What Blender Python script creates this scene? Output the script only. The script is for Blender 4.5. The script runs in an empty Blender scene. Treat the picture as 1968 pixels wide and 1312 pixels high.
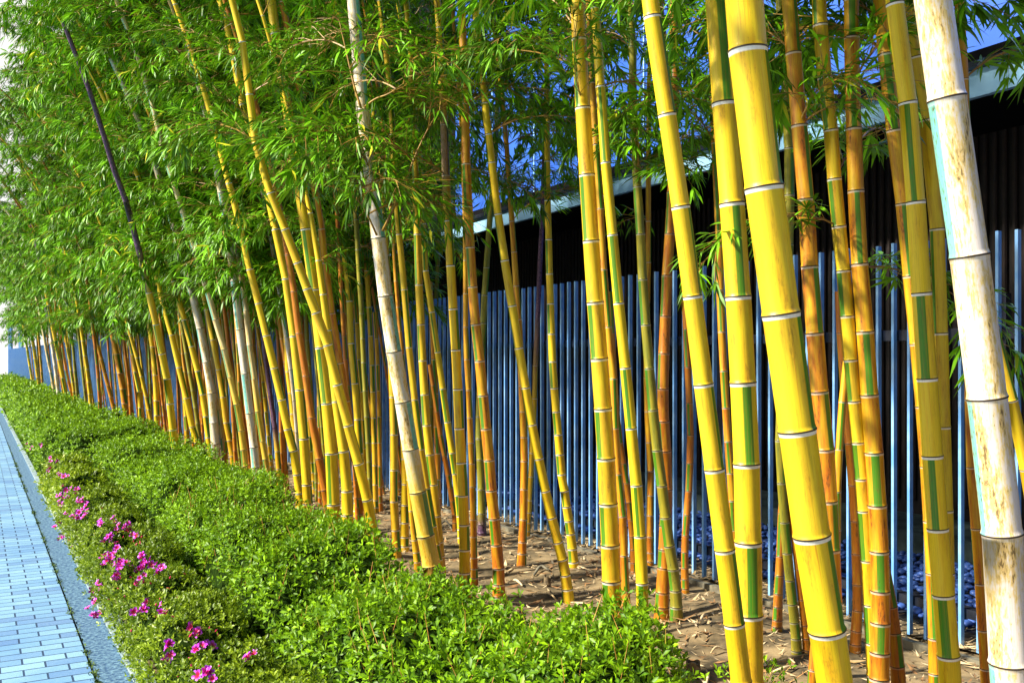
import bpy, math, random
import numpy as np
random.seed(7)
rng = np.random.default_rng(7)
S = bpy.context.scene
COL = S.collection

# ------------------------------------------------------------------ camera
F = 1800.0; H = 1.55; CX = 984.0; HY = 692.0          # focal length in photo pixels, eye height, horizon row
cam_d = bpy.data.cameras.new('camera')
cam_d.sensor_width = 36.0
cam_d.lens = 36.0 * F / 1968.0
cam_d.shift_y = 36.0 / 1968.0
cam_d.clip_end = 2000.0
cam_d.clip_start = 0.05
cam = bpy.data.objects.new('camera', cam_d)
cam.location = (0, 0, H)
cam.rotation_euler = (math.radians(90), 0, 0)
COL.objects.link(cam)
S.camera = cam

# ------------------------------------------------------------------ sky, sun, exposure
SUN_EL = math.radians(37)
SUN_DIR = (-0.955, -0.30)                       # where the sun stands: to the left and behind
W = bpy.data.worlds.new('World'); S.world = W; W.use_nodes = True
nt = W.node_tree
sky = nt.nodes.new('ShaderNodeTexSky'); sky.sky_type = 'NISHITA'; sky.sun_disc = False
sky.sun_elevation = SUN_EL
sky.sun_rotation = math.atan2(SUN_DIR[0], SUN_DIR[1])
sky.air_density = 1.0; sky.dust_density = 2.5; sky.ozone_density = 1.5
nt.links.new(sky.outputs[0], nt.nodes['Background'].inputs[0])
nt.nodes['Background'].inputs[1].default_value = 0.05
sd = bpy.data.lights.new('sun', 'SUN'); sd.energy = 5.0; sd.angle = math.radians(3.0); sd.color = (1.0, 0.93, 0.80)
sun = bpy.data.objects.new('sun', sd); COL.objects.link(sun)
from mathutils import Vector
sv = Vector((SUN_DIR[0] * math.cos(SUN_EL), SUN_DIR[1] * math.cos(SUN_EL), math.sin(SUN_EL))).normalized()
sun.rotation_euler = (-sv).to_track_quat('-Z', 'Y').to_euler()
sun.location = (-10, -6, 14)
S.view_settings.view_transform = 'Standard'
S.view_settings.look = 'None'
S.view_settings.gamma = 1.0
S.view_settings.exposure = 1.18
S.cycles.max_bounces = 6
S.cycles.diffuse_bounces = 3
S.cycles.glossy_bounces = 2
S.cycles.transmission_bounces = 3
S.cycles.use_denoising = True

# ------------------------------------------------------------------ helpers
DP = np.array([-0.4963, 0.8681]); NP = np.array([0.8681, 0.4963])      # along the path, across it
DF = np.array([-0.5373, 0.8434]); NF = np.array([0.8434, 0.5373])      # along the fence, across it
DB = np.array([-0.474, 0.8805]); NB = np.array([0.8805, 0.474])        # along the building, across it

def so(s, off, z=0.0, D=DP, N=NP):
    p = s * D + off * N
    return (float(p[0]), float(p[1]), float(z))

def mesh(name, verts, faces, mats, uvs=None, smooth=False, mi=None, cols=None):
    """verts n x 3, faces list or int array (m x 3 / m x 4)."""
    me = bpy.data.meshes.new(name)
    verts = np.asarray(verts, dtype=np.float32)
    if isinstance(faces, np.ndarray):
        m, k = faces.shape
        me.vertices.add(len(verts)); me.vertices.foreach_set('co', verts.ravel())
        me.loops.add(m * k); me.loops.foreach_set('vertex_index', faces.astype(np.int32).ravel())
        me.polygons.add(m)
        me.polygons.foreach_set('loop_start', np.arange(0, m * k, k, dtype=np.int32))
        me.polygons.foreach_set('loop_total', np.full(m, k, dtype=np.int32))
    else:
        me.from_pydata(verts.tolist(), [], faces)
    for m_ in mats: me.materials.append(m_)
    if uvs:
        for un, arr in uvs.items():
            l = me.uv_layers.new(name=un); l.data.foreach_set('uv', np.asarray(arr, dtype=np.float32).ravel())
    if cols:
        for cn, arr in cols.items():
            a = me.color_attributes.new(name=cn, type='FLOAT_COLOR', domain='POINT')
            a.data.foreach_set('color', np.asarray(arr, dtype=np.float32).ravel())
    if mi is not None: me.polygons.foreach_set('material_index', np.asarray(mi, dtype=np.int32))
    if smooth: me.polygons.foreach_set('use_smooth', np.ones(len(me.polygons), dtype=bool))
    me.update(calc_edges=True)
    return me

def link(name, data, parent=None, loc=None):
    o = bpy.data.objects.new(name, data); COL.objects.link(o)
    if parent is not None: o.parent = parent
    if loc is not None: o.location = loc
    return o

def tag(o, label=None, cat=None, group=None, kind=None):
    if label: o['label'] = label
    if cat: o['category'] = cat
    if group: o['group'] = group
    if kind: o['kind'] = kind
    return o

class MB:
    def __init__(self): self.v = []; self.f = []
    def box(self, c, ax, ay, hx, hy, z0, z1):
        """box centred on c (x, y) with half sizes hx along ax and hy along ay."""
        b = len(self.v)
        for z in (z0, z1):
            for sx, sy in ((-1, -1), (1, -1), (1, 1), (-1, 1)):
                p = np.array(c[:2]) + sx * hx * np.array(ax) + sy * hy * np.array(ay)
                self.v.append((p[0], p[1], z))
        for q in ((3, 2, 1, 0), (4, 5, 6, 7), (0, 1, 5, 4), (1, 2, 6, 5), (2, 3, 7, 6), (3, 0, 4, 7)):
            self.f.append([b + i for i in q])
    def tube(self, pts, rad, n=6, cap=True):
        pts = [np.array(p, float) for p in pts]; b = len(self.v)
        for i, p in enumerate(pts):
            t = pts[min(i + 1, len(pts) - 1)] - pts[max(i - 1, 0)]; t /= np.linalg.norm(t) + 1e-9
            u = np.cross(t, (0, 0, 1.0));
            if np.linalg.norm(u) < 1e-3: u = np.array((1.0, 0, 0))
            u /= np.linalg.norm(u); w = np.cross(t, u)
            r = rad[i] if hasattr(rad, '__len__') else rad
            for k in range(n):
                a = 2 * math.pi * k / n
                self.v.append(tuple(p + r * (math.cos(a) * u + math.sin(a) * w)))
        for i in range(len(pts) - 1):
            for k in range(n):
                self.f.append([b + i * n + k, b + i * n + (k + 1) % n, b + (i + 1) * n + (k + 1) % n, b + (i + 1) * n + k])
        if cap:
            self.f.append([b + k for k in range(n)][::-1]); e = b + (len(pts) - 1) * n
            self.f.append([e + k for k in range(n)])
    def build(self, name, mat, parent=None, loc=None, smooth=False):
        return link(name, mesh(name, self.v, self.f, [mat], smooth=smooth), parent, loc)

# ------------------------------------------------------------------ node helpers
def newmat(name):
    m = bpy.data.materials.new(name); m.use_nodes = True
    return m, m.node_tree, m.node_tree.nodes['Principled BSDF'], m.node_tree.nodes['Material Output']
def N_(t, typ, **kw):
    n = t.nodes.new('ShaderNode' + typ)
    for k, v in kw.items(): setattr(n, k, v)
    return n
def setin(t, sock, v):
    if hasattr(v, 'links') or isinstance(v, bpy.types.NodeSocket): t.links.new(v, sock)
    else: sock.default_value = v
def math_(t, op, a, b=None, c=None, clamp=False):
    n = N_(t, 'Math', operation=op); n.use_clamp = clamp
    setin(t, n.inputs[0], a)
    if b is not None: setin(t, n.inputs[1], b)
    if c is not None: setin(t, n.inputs[2], c)
    return n.outputs[0]
def mix_(t, fac, a, b, blend='MIX'):
    n = N_(t, 'Mix', data_type='RGBA', blend_type=blend)
    setin(t, n.inputs[0], fac)
    setin(t, n.inputs[6], a if not isinstance(a, tuple) else (*a, 1)[:4])
    setin(t, n.inputs[7], b if not isinstance(b, tuple) else (*b, 1)[:4])
    return n.outputs[2]
def noise_(t, vec, scale, detail=3, rough=0.55, out=0):
    n = N_(t, 'TexNoise'); n.inputs['Scale'].default_value = scale
    n.inputs['Detail'].default_value = detail; n.inputs['Roughness'].default_value = rough
    if vec is not None: t.links.new(vec, n.inputs['Vector'])
    return n.outputs[out]
def ramp_(t, fac, stops, interp='LINEAR'):
    n = N_(t, 'ValToRGB'); n.color_ramp.interpolation = interp
    cr = n.color_ramp
    while len(cr.elements) < len(stops): cr.elements.new(0.5)
    for e, (p, c) in zip(cr.elements, stops):
        e.position = p; e.color = (*c, 1) if isinstance(c, tuple) else (c, c, c, 1)
    t.links.new(fac, n.inputs[0])
    return n.outputs[0]
def maprange(t, v, a, b, c=0.0, d=1.0):
    n = N_(t, 'MapRange', interpolation_type='SMOOTHSTEP')
    setin(t, n.inputs[0], v)
    for i, x in zip((1, 2, 3, 4), (a, b, c, d)): n.inputs[i].default_value = x
    return n.outputs[0]
def bump_(t, h, strength, dist=0.01):
    n = N_(t, 'Bump'); n.inputs['Strength'].default_value = strength; n.inputs['Distance'].default_value = dist
    t.links.new(h, n.inputs['Height']); return n.outputs[0]

def mat_simple(name, c1, c2, scale=8.0, rough=0.7, bump=0.3, metallic=0.0, lo=0.35, hi=0.65, detail=5):
    m, t, b, o = newmat(name)
    co = N_(t, 'TexCoord').outputs['Object']
    f = noise_(t, co, scale, detail)
    t.links.new(ramp_(t, f, [(lo, c1), (hi, c2)]), b.inputs['Base Color'])
    b.inputs['Roughness'].default_value = rough; b.inputs['Metallic'].default_value = metallic
    if bump: t.links.new(bump_(t, f, bump), b.inputs['Normal'])
    return m

# ------------------------------------------------------------------ materials
def make_culm_mat():
    m, t, b, o = newmat('bamboo_culm')
    uv = N_(t, 'UVMap', uv_map='UVMap').outputs[0]
    uv2 = N_(t, 'UVMap', uv_map='stripe').outputs[0]
    s1 = N_(t, 'SeparateXYZ'); t.links.new(uv, s1.inputs[0])
    s2 = N_(t, 'SeparateXYZ'); t.links.new(uv2, s2.inputs[0])
    U, V = s1.outputs[0], s1.outputs[1]; CEN, RID = s2.outputs[0], s2.outputs[1]
    tone = N_(t, 'Attribute', attribute_name='tone')
    tn = N_(t, 'SeparateColor'); t.links.new(tone.outputs['Color'], tn.inputs[0])
    ORA, PAL, OLI, DRK = tn.outputs[0], tn.outputs[1], tn.outputs[2], tone.outputs['Alpha']
    ring = N_(t, 'Attribute', attribute_name='ring')
    rg = N_(t, 'SeparateColor'); t.links.new(ring.outputs['Color'], rg.inputs[0])
    WH, BK = rg.outputs[0], rg.outputs[1]
    # fibre coordinates: fine round the culm, long along it
    cb = N_(t, 'CombineXYZ'); t.links.new(math_(t, 'MULTIPLY', U, 60.0), cb.inputs[0])
    t.links.new(math_(t, 'MULTIPLY', V, 3.0), cb.inputs[1]); t.links.new(math_(t, 'MULTIPLY', RID, 40.0), cb.inputs[2])
    fib = noise_(t, cb.outputs[0], 1.0, 4, 0.6)
    cb2 = N_(t, 'CombineXYZ'); t.links.new(math_(t, 'MULTIPLY', U, 9.0), cb2.inputs[0])
    t.links.new(math_(t, 'MULTIPLY', V, 5.0), cb2.inputs[1]); t.links.new(math_(t, 'MULTIPLY', RID, 70.0), cb2.inputs[2])
    blo = noise_(t, cb2.outputs[0], 1.0, 5, 0.6)
    cb3 = N_(t, 'CombineXYZ'); t.links.new(math_(t, 'MULTIPLY', U, 45.0), cb3.inputs[0])
    t.links.new(math_(t, 'MULTIPLY', V, 45.0), cb3.inputs[1]); t.links.new(math_(t, 'MULTIPLY', RID, 70.0), cb3.inputs[2])
    spk = noise_(t, cb3.outputs[0], 1.0, 4, 0.65)
    # yellow to orange-brown with age
    ofac = math_(t, 'ADD', math_(t, 'MULTIPLY', math_(t, 'SUBTRACT', blo, 0.5), 1.9), ORA, clamp=True)
    ofac = math_(t, 'MAXIMUM', ofac, math_(t, 'MULTIPLY', maprange(t, fib, 0.56, 0.72), 0.7))
    col = mix_(t, ofac, (0.74, 0.54, 0.014), (0.46, 0.13, 0.008))
    # olive culms
    col = mix_(t, math_(t, 'MULTIPLY', OLI, math_(t, 'ADD', blo, 0.35), clamp=True), col, (0.16, 0.19, 0.02))
    # waxy pale bloom
    pf = math_(t, 'MULTIPLY', PAL, maprange(t, math_(t, 'ADD', math_(t, 'MULTIPLY', blo, 0.6), math_(t, 'MULTIPLY', spk, 0.4)), 0.62, 0.44), clamp=True)
    pf = math_(t, 'MAXIMUM', pf, math_(t, 'MULTIPLY', PAL, 0.28))
    col = mix_(t, pf, col, (0.74, 0.67, 0.60))
    # green sulcus stripe on every other internode
    d = math_(t, 'ABSOLUTE', math_(t, 'SUBTRACT', U, CEN))
    d = math_(t, 'MINIMUM', d, math_(t, 'SUBTRACT', 1.0, d))
    d = math_(t, 'ADD', d, math_(t, 'MULTIPLY', math_(t, 'SUBTRACT', fib, 0.5), 0.03))
    w = math_(t, 'ADD', 0.045, math_(t, 'MULTIPLY', RID, 0.03))
    st = math_(t, 'SUBTRACT', 1.0, maprange(t, math_(t, 'SUBTRACT', d, w), -0.008, 0.008))
    st = math_(t, 'MULTIPLY', st, math_(t, 'ADD', 0.5, math_(t, 'MULTIPLY', fib, 0.95)), clamp=True)
    gcol = mix_(t, PAL, (0.05, 0.20, 0.008), (0.17, 0.52, 0.46))
    gcol = mix_(t, maprange(t, spk, 0.5, 0.7), gcol, (0.10, 0.16, 0.015))
    col = mix_(t, st, col, gcol)
    # thin green pinstripes and scratches
    pin = maprange(t, math_(t, 'ABSOLUTE', math_(t, 'SUBTRACT', fib, 0.40)), 0.012, 0.004)
    col = mix_(t, math_(t, 'MULTIPLY', pin, 0.45), col, (0.16, 0.12, 0.008))
    sc = math_(t, 'MULTIPLY', maprange(t, blo, 0.56, 0.63), maprange(t, spk, 0.50, 0.58))
    wear = math_(t, 'ADD', 0.22, math_(t, 'ADD', ORA, PAL), clamp=True)
    sc = math_(t, 'MULTIPLY', sc, wear)
    col = mix_(t, math_(t, 'MULTIPLY', sc, 0.75), col, (0.06, 0.035, 0.012))
    fl = math_(t, 'MULTIPLY', maprange(t, spk, 0.66, 0.71), wear)
    col = mix_(t, math_(t, 'MULTIPLY', fl, 0.6), col, (0.10, 0.05, 0.015))
    # sheath-wrapped or weathered dark lengths
    col = mix_(t, DRK, col, mix_(t, maprange(t, spk, 0.40, 0.62), (0.020, 0.009, 0.026), (0.20, 0.10, 0.19)))
    # ring of white bloom under each node, dark scar on it
    col = mix_(t, math_(t, 'MULTIPLY', WH, math_(t, 'SUBTRACT', 1.0, DRK)), col, (0.86, 0.84, 0.76))
    col = mix_(t, BK, col, (0.035, 0.022, 0.012))
    shade = math_(t, 'ADD', 0.80, math_(t, 'MULTIPLY', fib, 0.38))
    cc = N_(t, 'CombineColor'); [t.links.new(shade, cc.inputs[i]) for i in range(3)]
    col = mix_(t, 1.0, col, cc.outputs[0], 'MULTIPLY')
    t.links.new(col, b.inputs['Base Color'])
    b.inputs['Roughness'].default_value = 0.36
    rr = math_(t, 'ADD', 0.30, math_(t, 'MULTIPLY', spk, 0.25)); t.links.new(rr, b.inputs['Roughness'])
    b.inputs['Specular IOR Level'].default_value = 0.4
    t.links.new(bump_(t, fib, 0.25, 0.002), b.inputs['Normal'])
    return m
M_CULM = make_culm_mat()

def make_leaf_mat(name, dark, light, yellow, ypos=0.95, trans=0.35, rough=0.42):
    m, t, b, o = newmat(name)
    uv = N_(t, 'UVMap', uv_map='UVMap').outputs[0]
    s = N_(t, 'SeparateXYZ'); t.links.new(uv, s.inputs[0])
    oi = N_(t, 'ObjectInfo')
    v = math_(t, 'ADD', math_(t, 'MULTIPLY', s.outputs[0], 0.8), math_(t, 'MULTIPLY', oi.outputs['Random'], 0.2))
    col = ramp_(t, v, [(0.0, dark), (0.40, tuple(0.78 * a + 0.22 * b_ for a, b_ in zip(dark, light))), (0.78, light), (ypos, light), (min(ypos + 0.02, 1.0), yellow)])  # darkest leaves near black, putting shaded gaps of the foliage into colour
    # paler midrib side: v across the leaf
    col = mix_(t, math_(t, 'MULTIPLY', s.outputs[1], 0.35), col, light)
    t.links.new(col, b.inputs['Base Color'])
    b.inputs['Roughness'].default_value = rough
    b.inputs['Specular IOR Level'].default_value = 0.28
    tr = N_(t, 'BsdfTranslucent'); t.links.new(mix_(t, 0.4, col, (0.32, 0.5, 0.02)), tr.inputs[0])
    mx = N_(t, 'MixShader'); mx.inputs[0].default_value = trans
    t.links.new(b.outputs[0], mx.inputs[1]); t.links.new(tr.outputs[0], mx.inputs[2])
    t.links.new(mx.outputs[0], o.inputs[0])
    return m
M_LEAF = make_leaf_mat('bamboo_leaf', (0.002, 0.014, 0.001), (0.20, 0.52, 0.006), (0.70, 0.62, 0.03), 0.88, 0.15, 0.45)
M_HEDGE = make_leaf_mat('hedge_leaf', (0.008, 0.07, 0.003), (0.33, 0.60, 0.006), (0.50, 0.60, 0.03), 0.90, 0.30, 0.45)
M_AZAL = make_leaf_mat('azalea_leaf', (0.014, 0.06, 0.003), (0.30, 0.42, 0.012), (0.50, 0.50, 0.03), 0.90, 0.28, 0.40)
M_TWIG = mat_simple('twig_bark', (0.20, 0.10, 0.015), (0.45, 0.26, 0.03), 20, 0.5, 0.0)
M_SHOOT = mat_simple('red_shoot', (0.40, 0.12, 0.03), (0.60, 0.40, 0.08), 30, 0.5, 0.0)
M_CORE = mat_simple('hedge_dark_core', (0.006, 0.014, 0.003), (0.02, 0.04, 0.006), 30, 0.9, 0.5)
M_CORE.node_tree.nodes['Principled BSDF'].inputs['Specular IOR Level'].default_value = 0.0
M_SOIL = mat_simple('bed_soil', (0.05, 0.037, 0.015), (0.27, 0.195, 0.095), 5.5, 0.95, 0.9, detail=9, lo=0.38, hi=0.62)
M_GRAVELSOIL = mat_simple('ground_cover_base', (0.10, 0.10, 0.11), (0.24, 0.24, 0.26), 3, 0.9, 0.3)
M_STRAW = mat_simple('dry_sheath', (0.42, 0.27, 0.10), (0.75, 0.60, 0.36), 14, 0.7, 0.0)
M_GUTTER = mat_simple('gutter_concrete', (0.018, 0.07, 0.17), (0.14, 0.27, 0.38), 45, 0.85, 0.6, lo=0.40, hi=0.64, detail=8)
M_KERB = mat_simple('kerb_concrete', (0.10, 0.18, 0.24), (0.34, 0.42, 0.42), 18, 0.85, 0.3, detail=8)
M_SLAT = mat_simple('fence_blue_metal', (0.17, 0.44, 0.92), (0.34, 0.62, 1.0), 9, 0.27, 0.05, metallic=0.3, detail=8)
M_RAIL = mat_simple('fence_dark_metal', (0.03, 0.035, 0.05), (0.06, 0.07, 0.10), 9, 0.25, 0.0, metallic=0.7)
M_EDGE = mat_simple('edging_timber', (0.05, 0.045, 0.03), (0.20, 0.18, 0.12), 14, 0.8, 0.4)
M_PEB = mat_simple('blue_black_pebble', (0.012, 0.035, 0.16), (0.07, 0.16, 0.50), 12, 0.42, 0.0)
M_PEBBASE = mat_simple('pebble_bed_base', (0.004, 0.006, 0.015), (0.012, 0.016, 0.03), 20, 0.9, 0.4)
M_PLINTH = mat_simple('plinth_stone', (0.02, 0.035, 0.03), (0.06, 0.09, 0.075), 6, 0.8, 0.3)
M_DARKWALL = mat_simple('dark_stained_wall', (0.005, 0.004, 0.004), (0.014, 0.009, 0.007), 4, 0.7, 0.1)
M_BATTEN = mat_simple('dark_brown_batten', (0.006, 0.003, 0.002), (0.022, 0.009, 0.005), 12, 0.6, 0.1)
M_FASCIA = mat_simple('pale_blue_fascia', (0.32, 0.64, 0.92), (0.42, 0.72, 0.95), 2, 0.4, 0.0, metallic=0.1)
M_CLAD = mat_simple('blue_cladding', (0.018, 0.09, 0.46), (0.03, 0.13, 0.56), 1.2, 0.4, 0.0, metallic=0.1)
M_SOFFIT = mat_simple('black_soffit', (0.002, 0.002, 0.003), (0.004, 0.004, 0.005), 5, 0.9, 0.0)
M_SOFFIT.node_tree.nodes['Principled BSDF'].inputs['Specular IOR Level'].default_value = 0.1
M_BACKDROP = mat_simple('far_white_backdrop', (0.78, 0.80, 0.86), (0.86, 0.87, 0.90), 0.3, 0.8, 0.0)
M_FARBLUE = mat_simple('far_blue_post', (0.10, 0.28, 0.62), (0.16, 0.36, 0.70), 2, 0.5, 0.0)
M_MOSS = mat_simple('joint_moss', (0.03, 0.07, 0.01), (0.10, 0.17, 0.02), 30, 0.9, 0.4)

def make_brick_mat():
    m, t, b, o = newmat('block_paving')
    co = N_(t, 'TexCoord').outputs['Object']
    br = N_(t, 'TexBrick'); br.offset = 0.5
    t.links.new(co, br.inputs['Vector'])
    br.inputs['Scale'].default_value = 1.0
    br.inputs['Mortar Size'].default_value = 0.0055
    br.inputs['Mortar Smooth'].default_value = 0.3
    br.inputs['Brick Width'].default_value = 0.205
    br.inputs['Row Height'].default_value = 0.102
    br.inputs['Color1'].default_value = (0.0, 0.0, 0.0, 1); br.inputs['Color2'].default_value = (1, 1, 1, 1)
    br.inputs['Mortar'].default_value = (0, 0, 0, 1)
    n1 = noise_(t, co, 60, 6, 0.7); n2 = noise_(t, co, 1.6, 4)
    bc = ramp_(t, br.outputs['Color'], [(0.0, (0.02, 0.10, 0.32)), (0.35, (0.08, 0.24, 0.46)), (1.0, (0.19, 0.39, 0.57))])
    bc = mix_(t, math_(t, 'MULTIPLY', n1, 0.55), bc, (0.36, 0.54, 0.66))
    bc = mix_(t, maprange(t, n2, 0.45, 0.7), bc, mix_(t, 0.4, bc, (0.05, 0.17, 0.42)))
    bc = mix_(t, br.outputs['Fac'], bc, (0.012, 0.04, 0.10))
    t.links.new(bc, b.inputs['Base Color']); b.inputs['Roughness'].default_value = 0.8
    bc = mix_(t, maprange(t, noise_(t, co, 150, 4, 0.8), 0.52, 0.62), bc, mix_(t, 0.45, bc, (0.03, 0.12, 0.30)))
    t.links.new(bc, b.inputs['Base Color'])
    h = math_(t, 'SUBTRACT', math_(t, 'MULTIPLY', n1, 0.25), br.outputs['Fac'])
    t.links.new(bump_(t, h, 0.6, 0.004), b.inputs['Normal'])
    return m
M_BRICK = make_brick_mat()

def make_petal_mat(name, a, c):
    m, t, b, o = newmat(name)
    co = N_(t, 'TexCoord').outputs['Object']
    g = N_(t, 'VectorMath', operation='LENGTH'); t.links.new(co, g.inputs[0])
    t.links.new(ramp_(t, g.outputs['Value'], [(0.0, c), (0.014, c), (0.03, a)]), b.inputs['Base Color'])
    b.inputs['Roughness'].default_value = 0.5
    return m
M_PETAL = make_petal_mat('magenta_petal', (0.58, 0.05, 0.88), (0.65, 0.015, 0.10))
M_BUD = make_petal_mat('red_bud', (0.65, 0.03, 0.16), (0.65, 0.02, 0.10))

# ------------------------------------------------------------------ ground, path, kerb
def strip(name, s0, s1, o0, o1, z, mat, D=DP, N=NP):
    a = math.atan2(D[1], D[0]) - math.pi / 2
    ob = link(name, mesh(name, [(o0, s0, 0), (o1, s0, 0), (o1, s1, 0), (o0, s1, 0)], [(0, 1, 2, 3)], [mat]))
    ob.rotation_euler = (0, 0, a); ob.location = (0, 0, z)
    return tag(ob, kind='structure')
g = link('ground', mesh('ground', [(-700, -60, -0.08), (500, -60, -0.08), (500, 900, -0.08), (-700, 900, -0.08)], [(0, 1, 2, 3)], [M_GRAVELSOIL]))
tag(g, kind='structure')
strip('path', -4, 75, -5.0, 0.500, -0.006, M_BRICK)
strip('gutter_strip', -4, 75, 0.508, 0.655, 0.0, M_GUTTER)
kb = MB(); c_ = so(35.5, 0.700)
kb.box((c_[0], c_[1]), DP, NP, 39.5, 0.043, -0.025, 0.022)
tag(kb.build('kerb', M_KERB), kind='structure')

# soil bed as a gently uneven sheet
def hills(x, y):
    return 0.018 * np.sin(x * 3.1 + y * 1.7) + 0.014 * np.sin(x * 7.3 - y * 4.9 + 1.0) + 0.01 * np.sin(y * 11.0 + x * 5.0)
def sheet(name, s0, s1, o0, o1, ds, do, z, amp, mat, D=DP, N=NP, kind='structure'):
    ss = np.arange(s0, s1 + ds, ds); oo = np.linspace(o0, o1, max(2, int((o1 - o0) / do)))
    SS, OO = np.meshgrid(ss, oo, indexing='ij')
    X = SS * D[0] + OO * N[0]; Y = SS * D[1] + OO * N[1]
    Z = z + amp * hills(X, Y)
    v = np.stack([X, Y, Z], -1).reshape(-1, 3); n, k = len(ss), len(oo)
    i = np.arange(n - 1)[:, None] * k + np.arange(k - 1)[None, :]
    f = np.stack([i, i + 1, i + k + 1, i + k], -1).reshape(-1, 4)[:, ::-1].copy()
    return tag(link(name, mesh(name, v, f, [mat], smooth=True)), kind=kind)
sheet('soil_bed', -2, 16, 0.75, 4.75, 0.08, 0.08, 0.0, 1.0, M_SOIL)
strip('soil_far', 16, 75, 0.75, 5.2, 0.0, M_SOIL)

# ------------------------------------------------------------------ culms
def P(px, py, Y): return np.array([(px - CX) / F * Y, Y, H - (py - HY) / F * Y])

def catmull(pts, n):
    p = np.asarray(pts, float)
    if len(p) < 3:
        t = np.linspace(0, 1, n)[:, None]; return p[0] * (1 - t) + p[-1] * t
    d = np.r_[0, np.cumsum(np.linalg.norm(np.diff(p, axis=0), axis=1))]
    m = np.zeros_like(p)
    for i in range(len(p)):
        a = max(i - 1, 0); b_ = min(i + 1, len(p) - 1)
        m[i] = (p[b_] - p[a]) / (d[b_] - d[a])
    q = np.linspace(0, d[-1], n); out = []
    for x in q:
        i = min(np.searchsorted(d, x, side='right') - 1, len(p) - 2); i = max(i, 0)
        h = d[i + 1] - d[i]; t = (x - d[i]) / h
        out.append((2*t**3-3*t**2+1)*p[i] + (t**3-2*t**2+t)*h*m[i] + (-2*t**3+3*t**2)*p[i+1] + (t**3-t**2)*h*m[i+1])
    return np.array(out)

def spacing(h, d): return (0.55 + 6.2 * d) * (0.075 + 0.27 * (1 - math.exp(-max(h, 0) / 1.05)))

TONES = {'y': (0.05, 0, 0, 0), 'g': (0.22, 0, 0.12, 0), 'o': (0.62, 0, 0, 0), 'b': (0.95, 0, 0.1, 0), 'l': (0.35, 0, 0.95, 0), 'p': (0.06, 1.0, 0, 0), 'q': (0.10, 0.62, 0.15, 0), 'd': (0.8, 0, 0, 1.0)}

def culm_mesh(line, rad, node_s, stripes, tone, seg, white=1.0):
    """line: dense centre line (n x 3) ground to tip; rad: radius at each; node_s: arc positions of nodes; stripes: centre (turns) per internode; tone n x 4."""
    d = np.r_[0, np.cumsum(np.linalg.norm(np.diff(line, axis=0), axis=1))]; L = d[-1]
    rings = [(0.0, 1.0, 0, 0, 0)]
    k = 0
    for ns in node_s:
        r0 = float(np.interp(ns, d, rad)); e = min(max(r0 * 0.28, 0.004), 0.012)
        rings += [(ns - e * 1.15, 0.99, 0, 0, k), (ns - e * 1.0, 1.0, 1, 0, k), (ns - e * 0.28, 1.015, 1, 0, k), (ns - e * 0.16, 1.05, 0, 1, k), (ns + e * 0.12, 1.06, 0, 1, k + 1),
                  (ns + e * 0.30, 1.02, 0, 0, k + 1), (ns + e * 1.2, 0.975, 0, 0, k + 1)]
        k += 1
    rings.append((L, 1.0, 0, 0, k))
    rs = np.array([r[0] for r in rings]); mul = np.array([r[1] for r in rings])
    C = np.stack([np.interp(rs, d, line[:, j]) for j in range(3)], 1)
    R = np.interp(rs, d, rad) * mul
    T = np.gradient(C, axis=0); T /= np.linalg.norm(T, axis=1)[:, None] + 1e-9
    tc = -C.copy(); tc[:, 2] = 0
    tc -= (tc * T).sum(1)[:, None] * T; tc /= np.linalg.norm(tc, axis=1)[:, None]
    rt = np.cross(T, tc)                         # towards image right
    a = np.linspace(-math.pi, math.pi, seg, endpoint=False)
    Vv = C[:, None, :] + R[:, None, None] * (np.cos(a)[None, :, None] * tc[:, None, :] + np.sin(a)[None, :, None] * rt[:, None, :])
    n = len(rs); Vv = Vv.reshape(-1, 3)
    i = np.arange(n - 1)[:, None] * seg; j = np.arange(seg)[None, :]; j2 = (j + 1) % seg
    Fq = np.stack([i + j, i + j2, i + seg + j2, i + seg + j], -1).reshape(-1, 4)
    u0 = a / (2 * math.pi); u1 = u0 + 1.0 / seg
    UV = np.zeros((n - 1, seg, 4, 2)); 
    UV[:, :, 0, 0] = u0; UV[:, :, 1, 0] = u1; UV[:, :, 2, 0] = u1; UV[:, :, 3, 0] = u0
    UV[:, :, 0, 1] = rs[:-1, None]; UV[:, :, 1, 1] = rs[:-1, None]; UV[:, :, 2, 1] = rs[1:, None]; UV[:, :, 3, 1] = rs[1:, None]
    U2 = np.zeros((n - 1, seg, 4, 2))
    ids = np.array([r[4] for r in rings])[:-1]
    U2[..., 0] = np.array([stripes[min(q, len(stripes) - 1)] for q in ids])[:, None, None]
    rid = rng.random(k + 2); U2[..., 1] = rid[ids][:, None, None]
    tn = np.stack([np.interp(rs, d, tone[:, q]) for q in range(4)], 1)
    tcol = np.repeat(tn, seg, axis=0)
    rc = np.zeros((n, 4)); rc[:, 0] = np.array([r[2] for r in rings]) * white; rc[:, 1] = [r[3] for r in rings]; rc[:, 3] = 1
    rcol = np.repeat(rc, seg, axis=0)
    # closing cap on the tip
    Vv = np.vstack([Vv, C[-1:]]); tcol = np.vstack([tcol, tcol[-1:]]); rcol = np.vstack([rcol, rcol[-1:]])
    return mesh('stalk', Vv, Fq[:, ::1].copy(), [M_CULM], uvs={'UVMap': UV, 'stripe': U2}, smooth=True, cols={'tone': tcol, 'ring': rcol})

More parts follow.
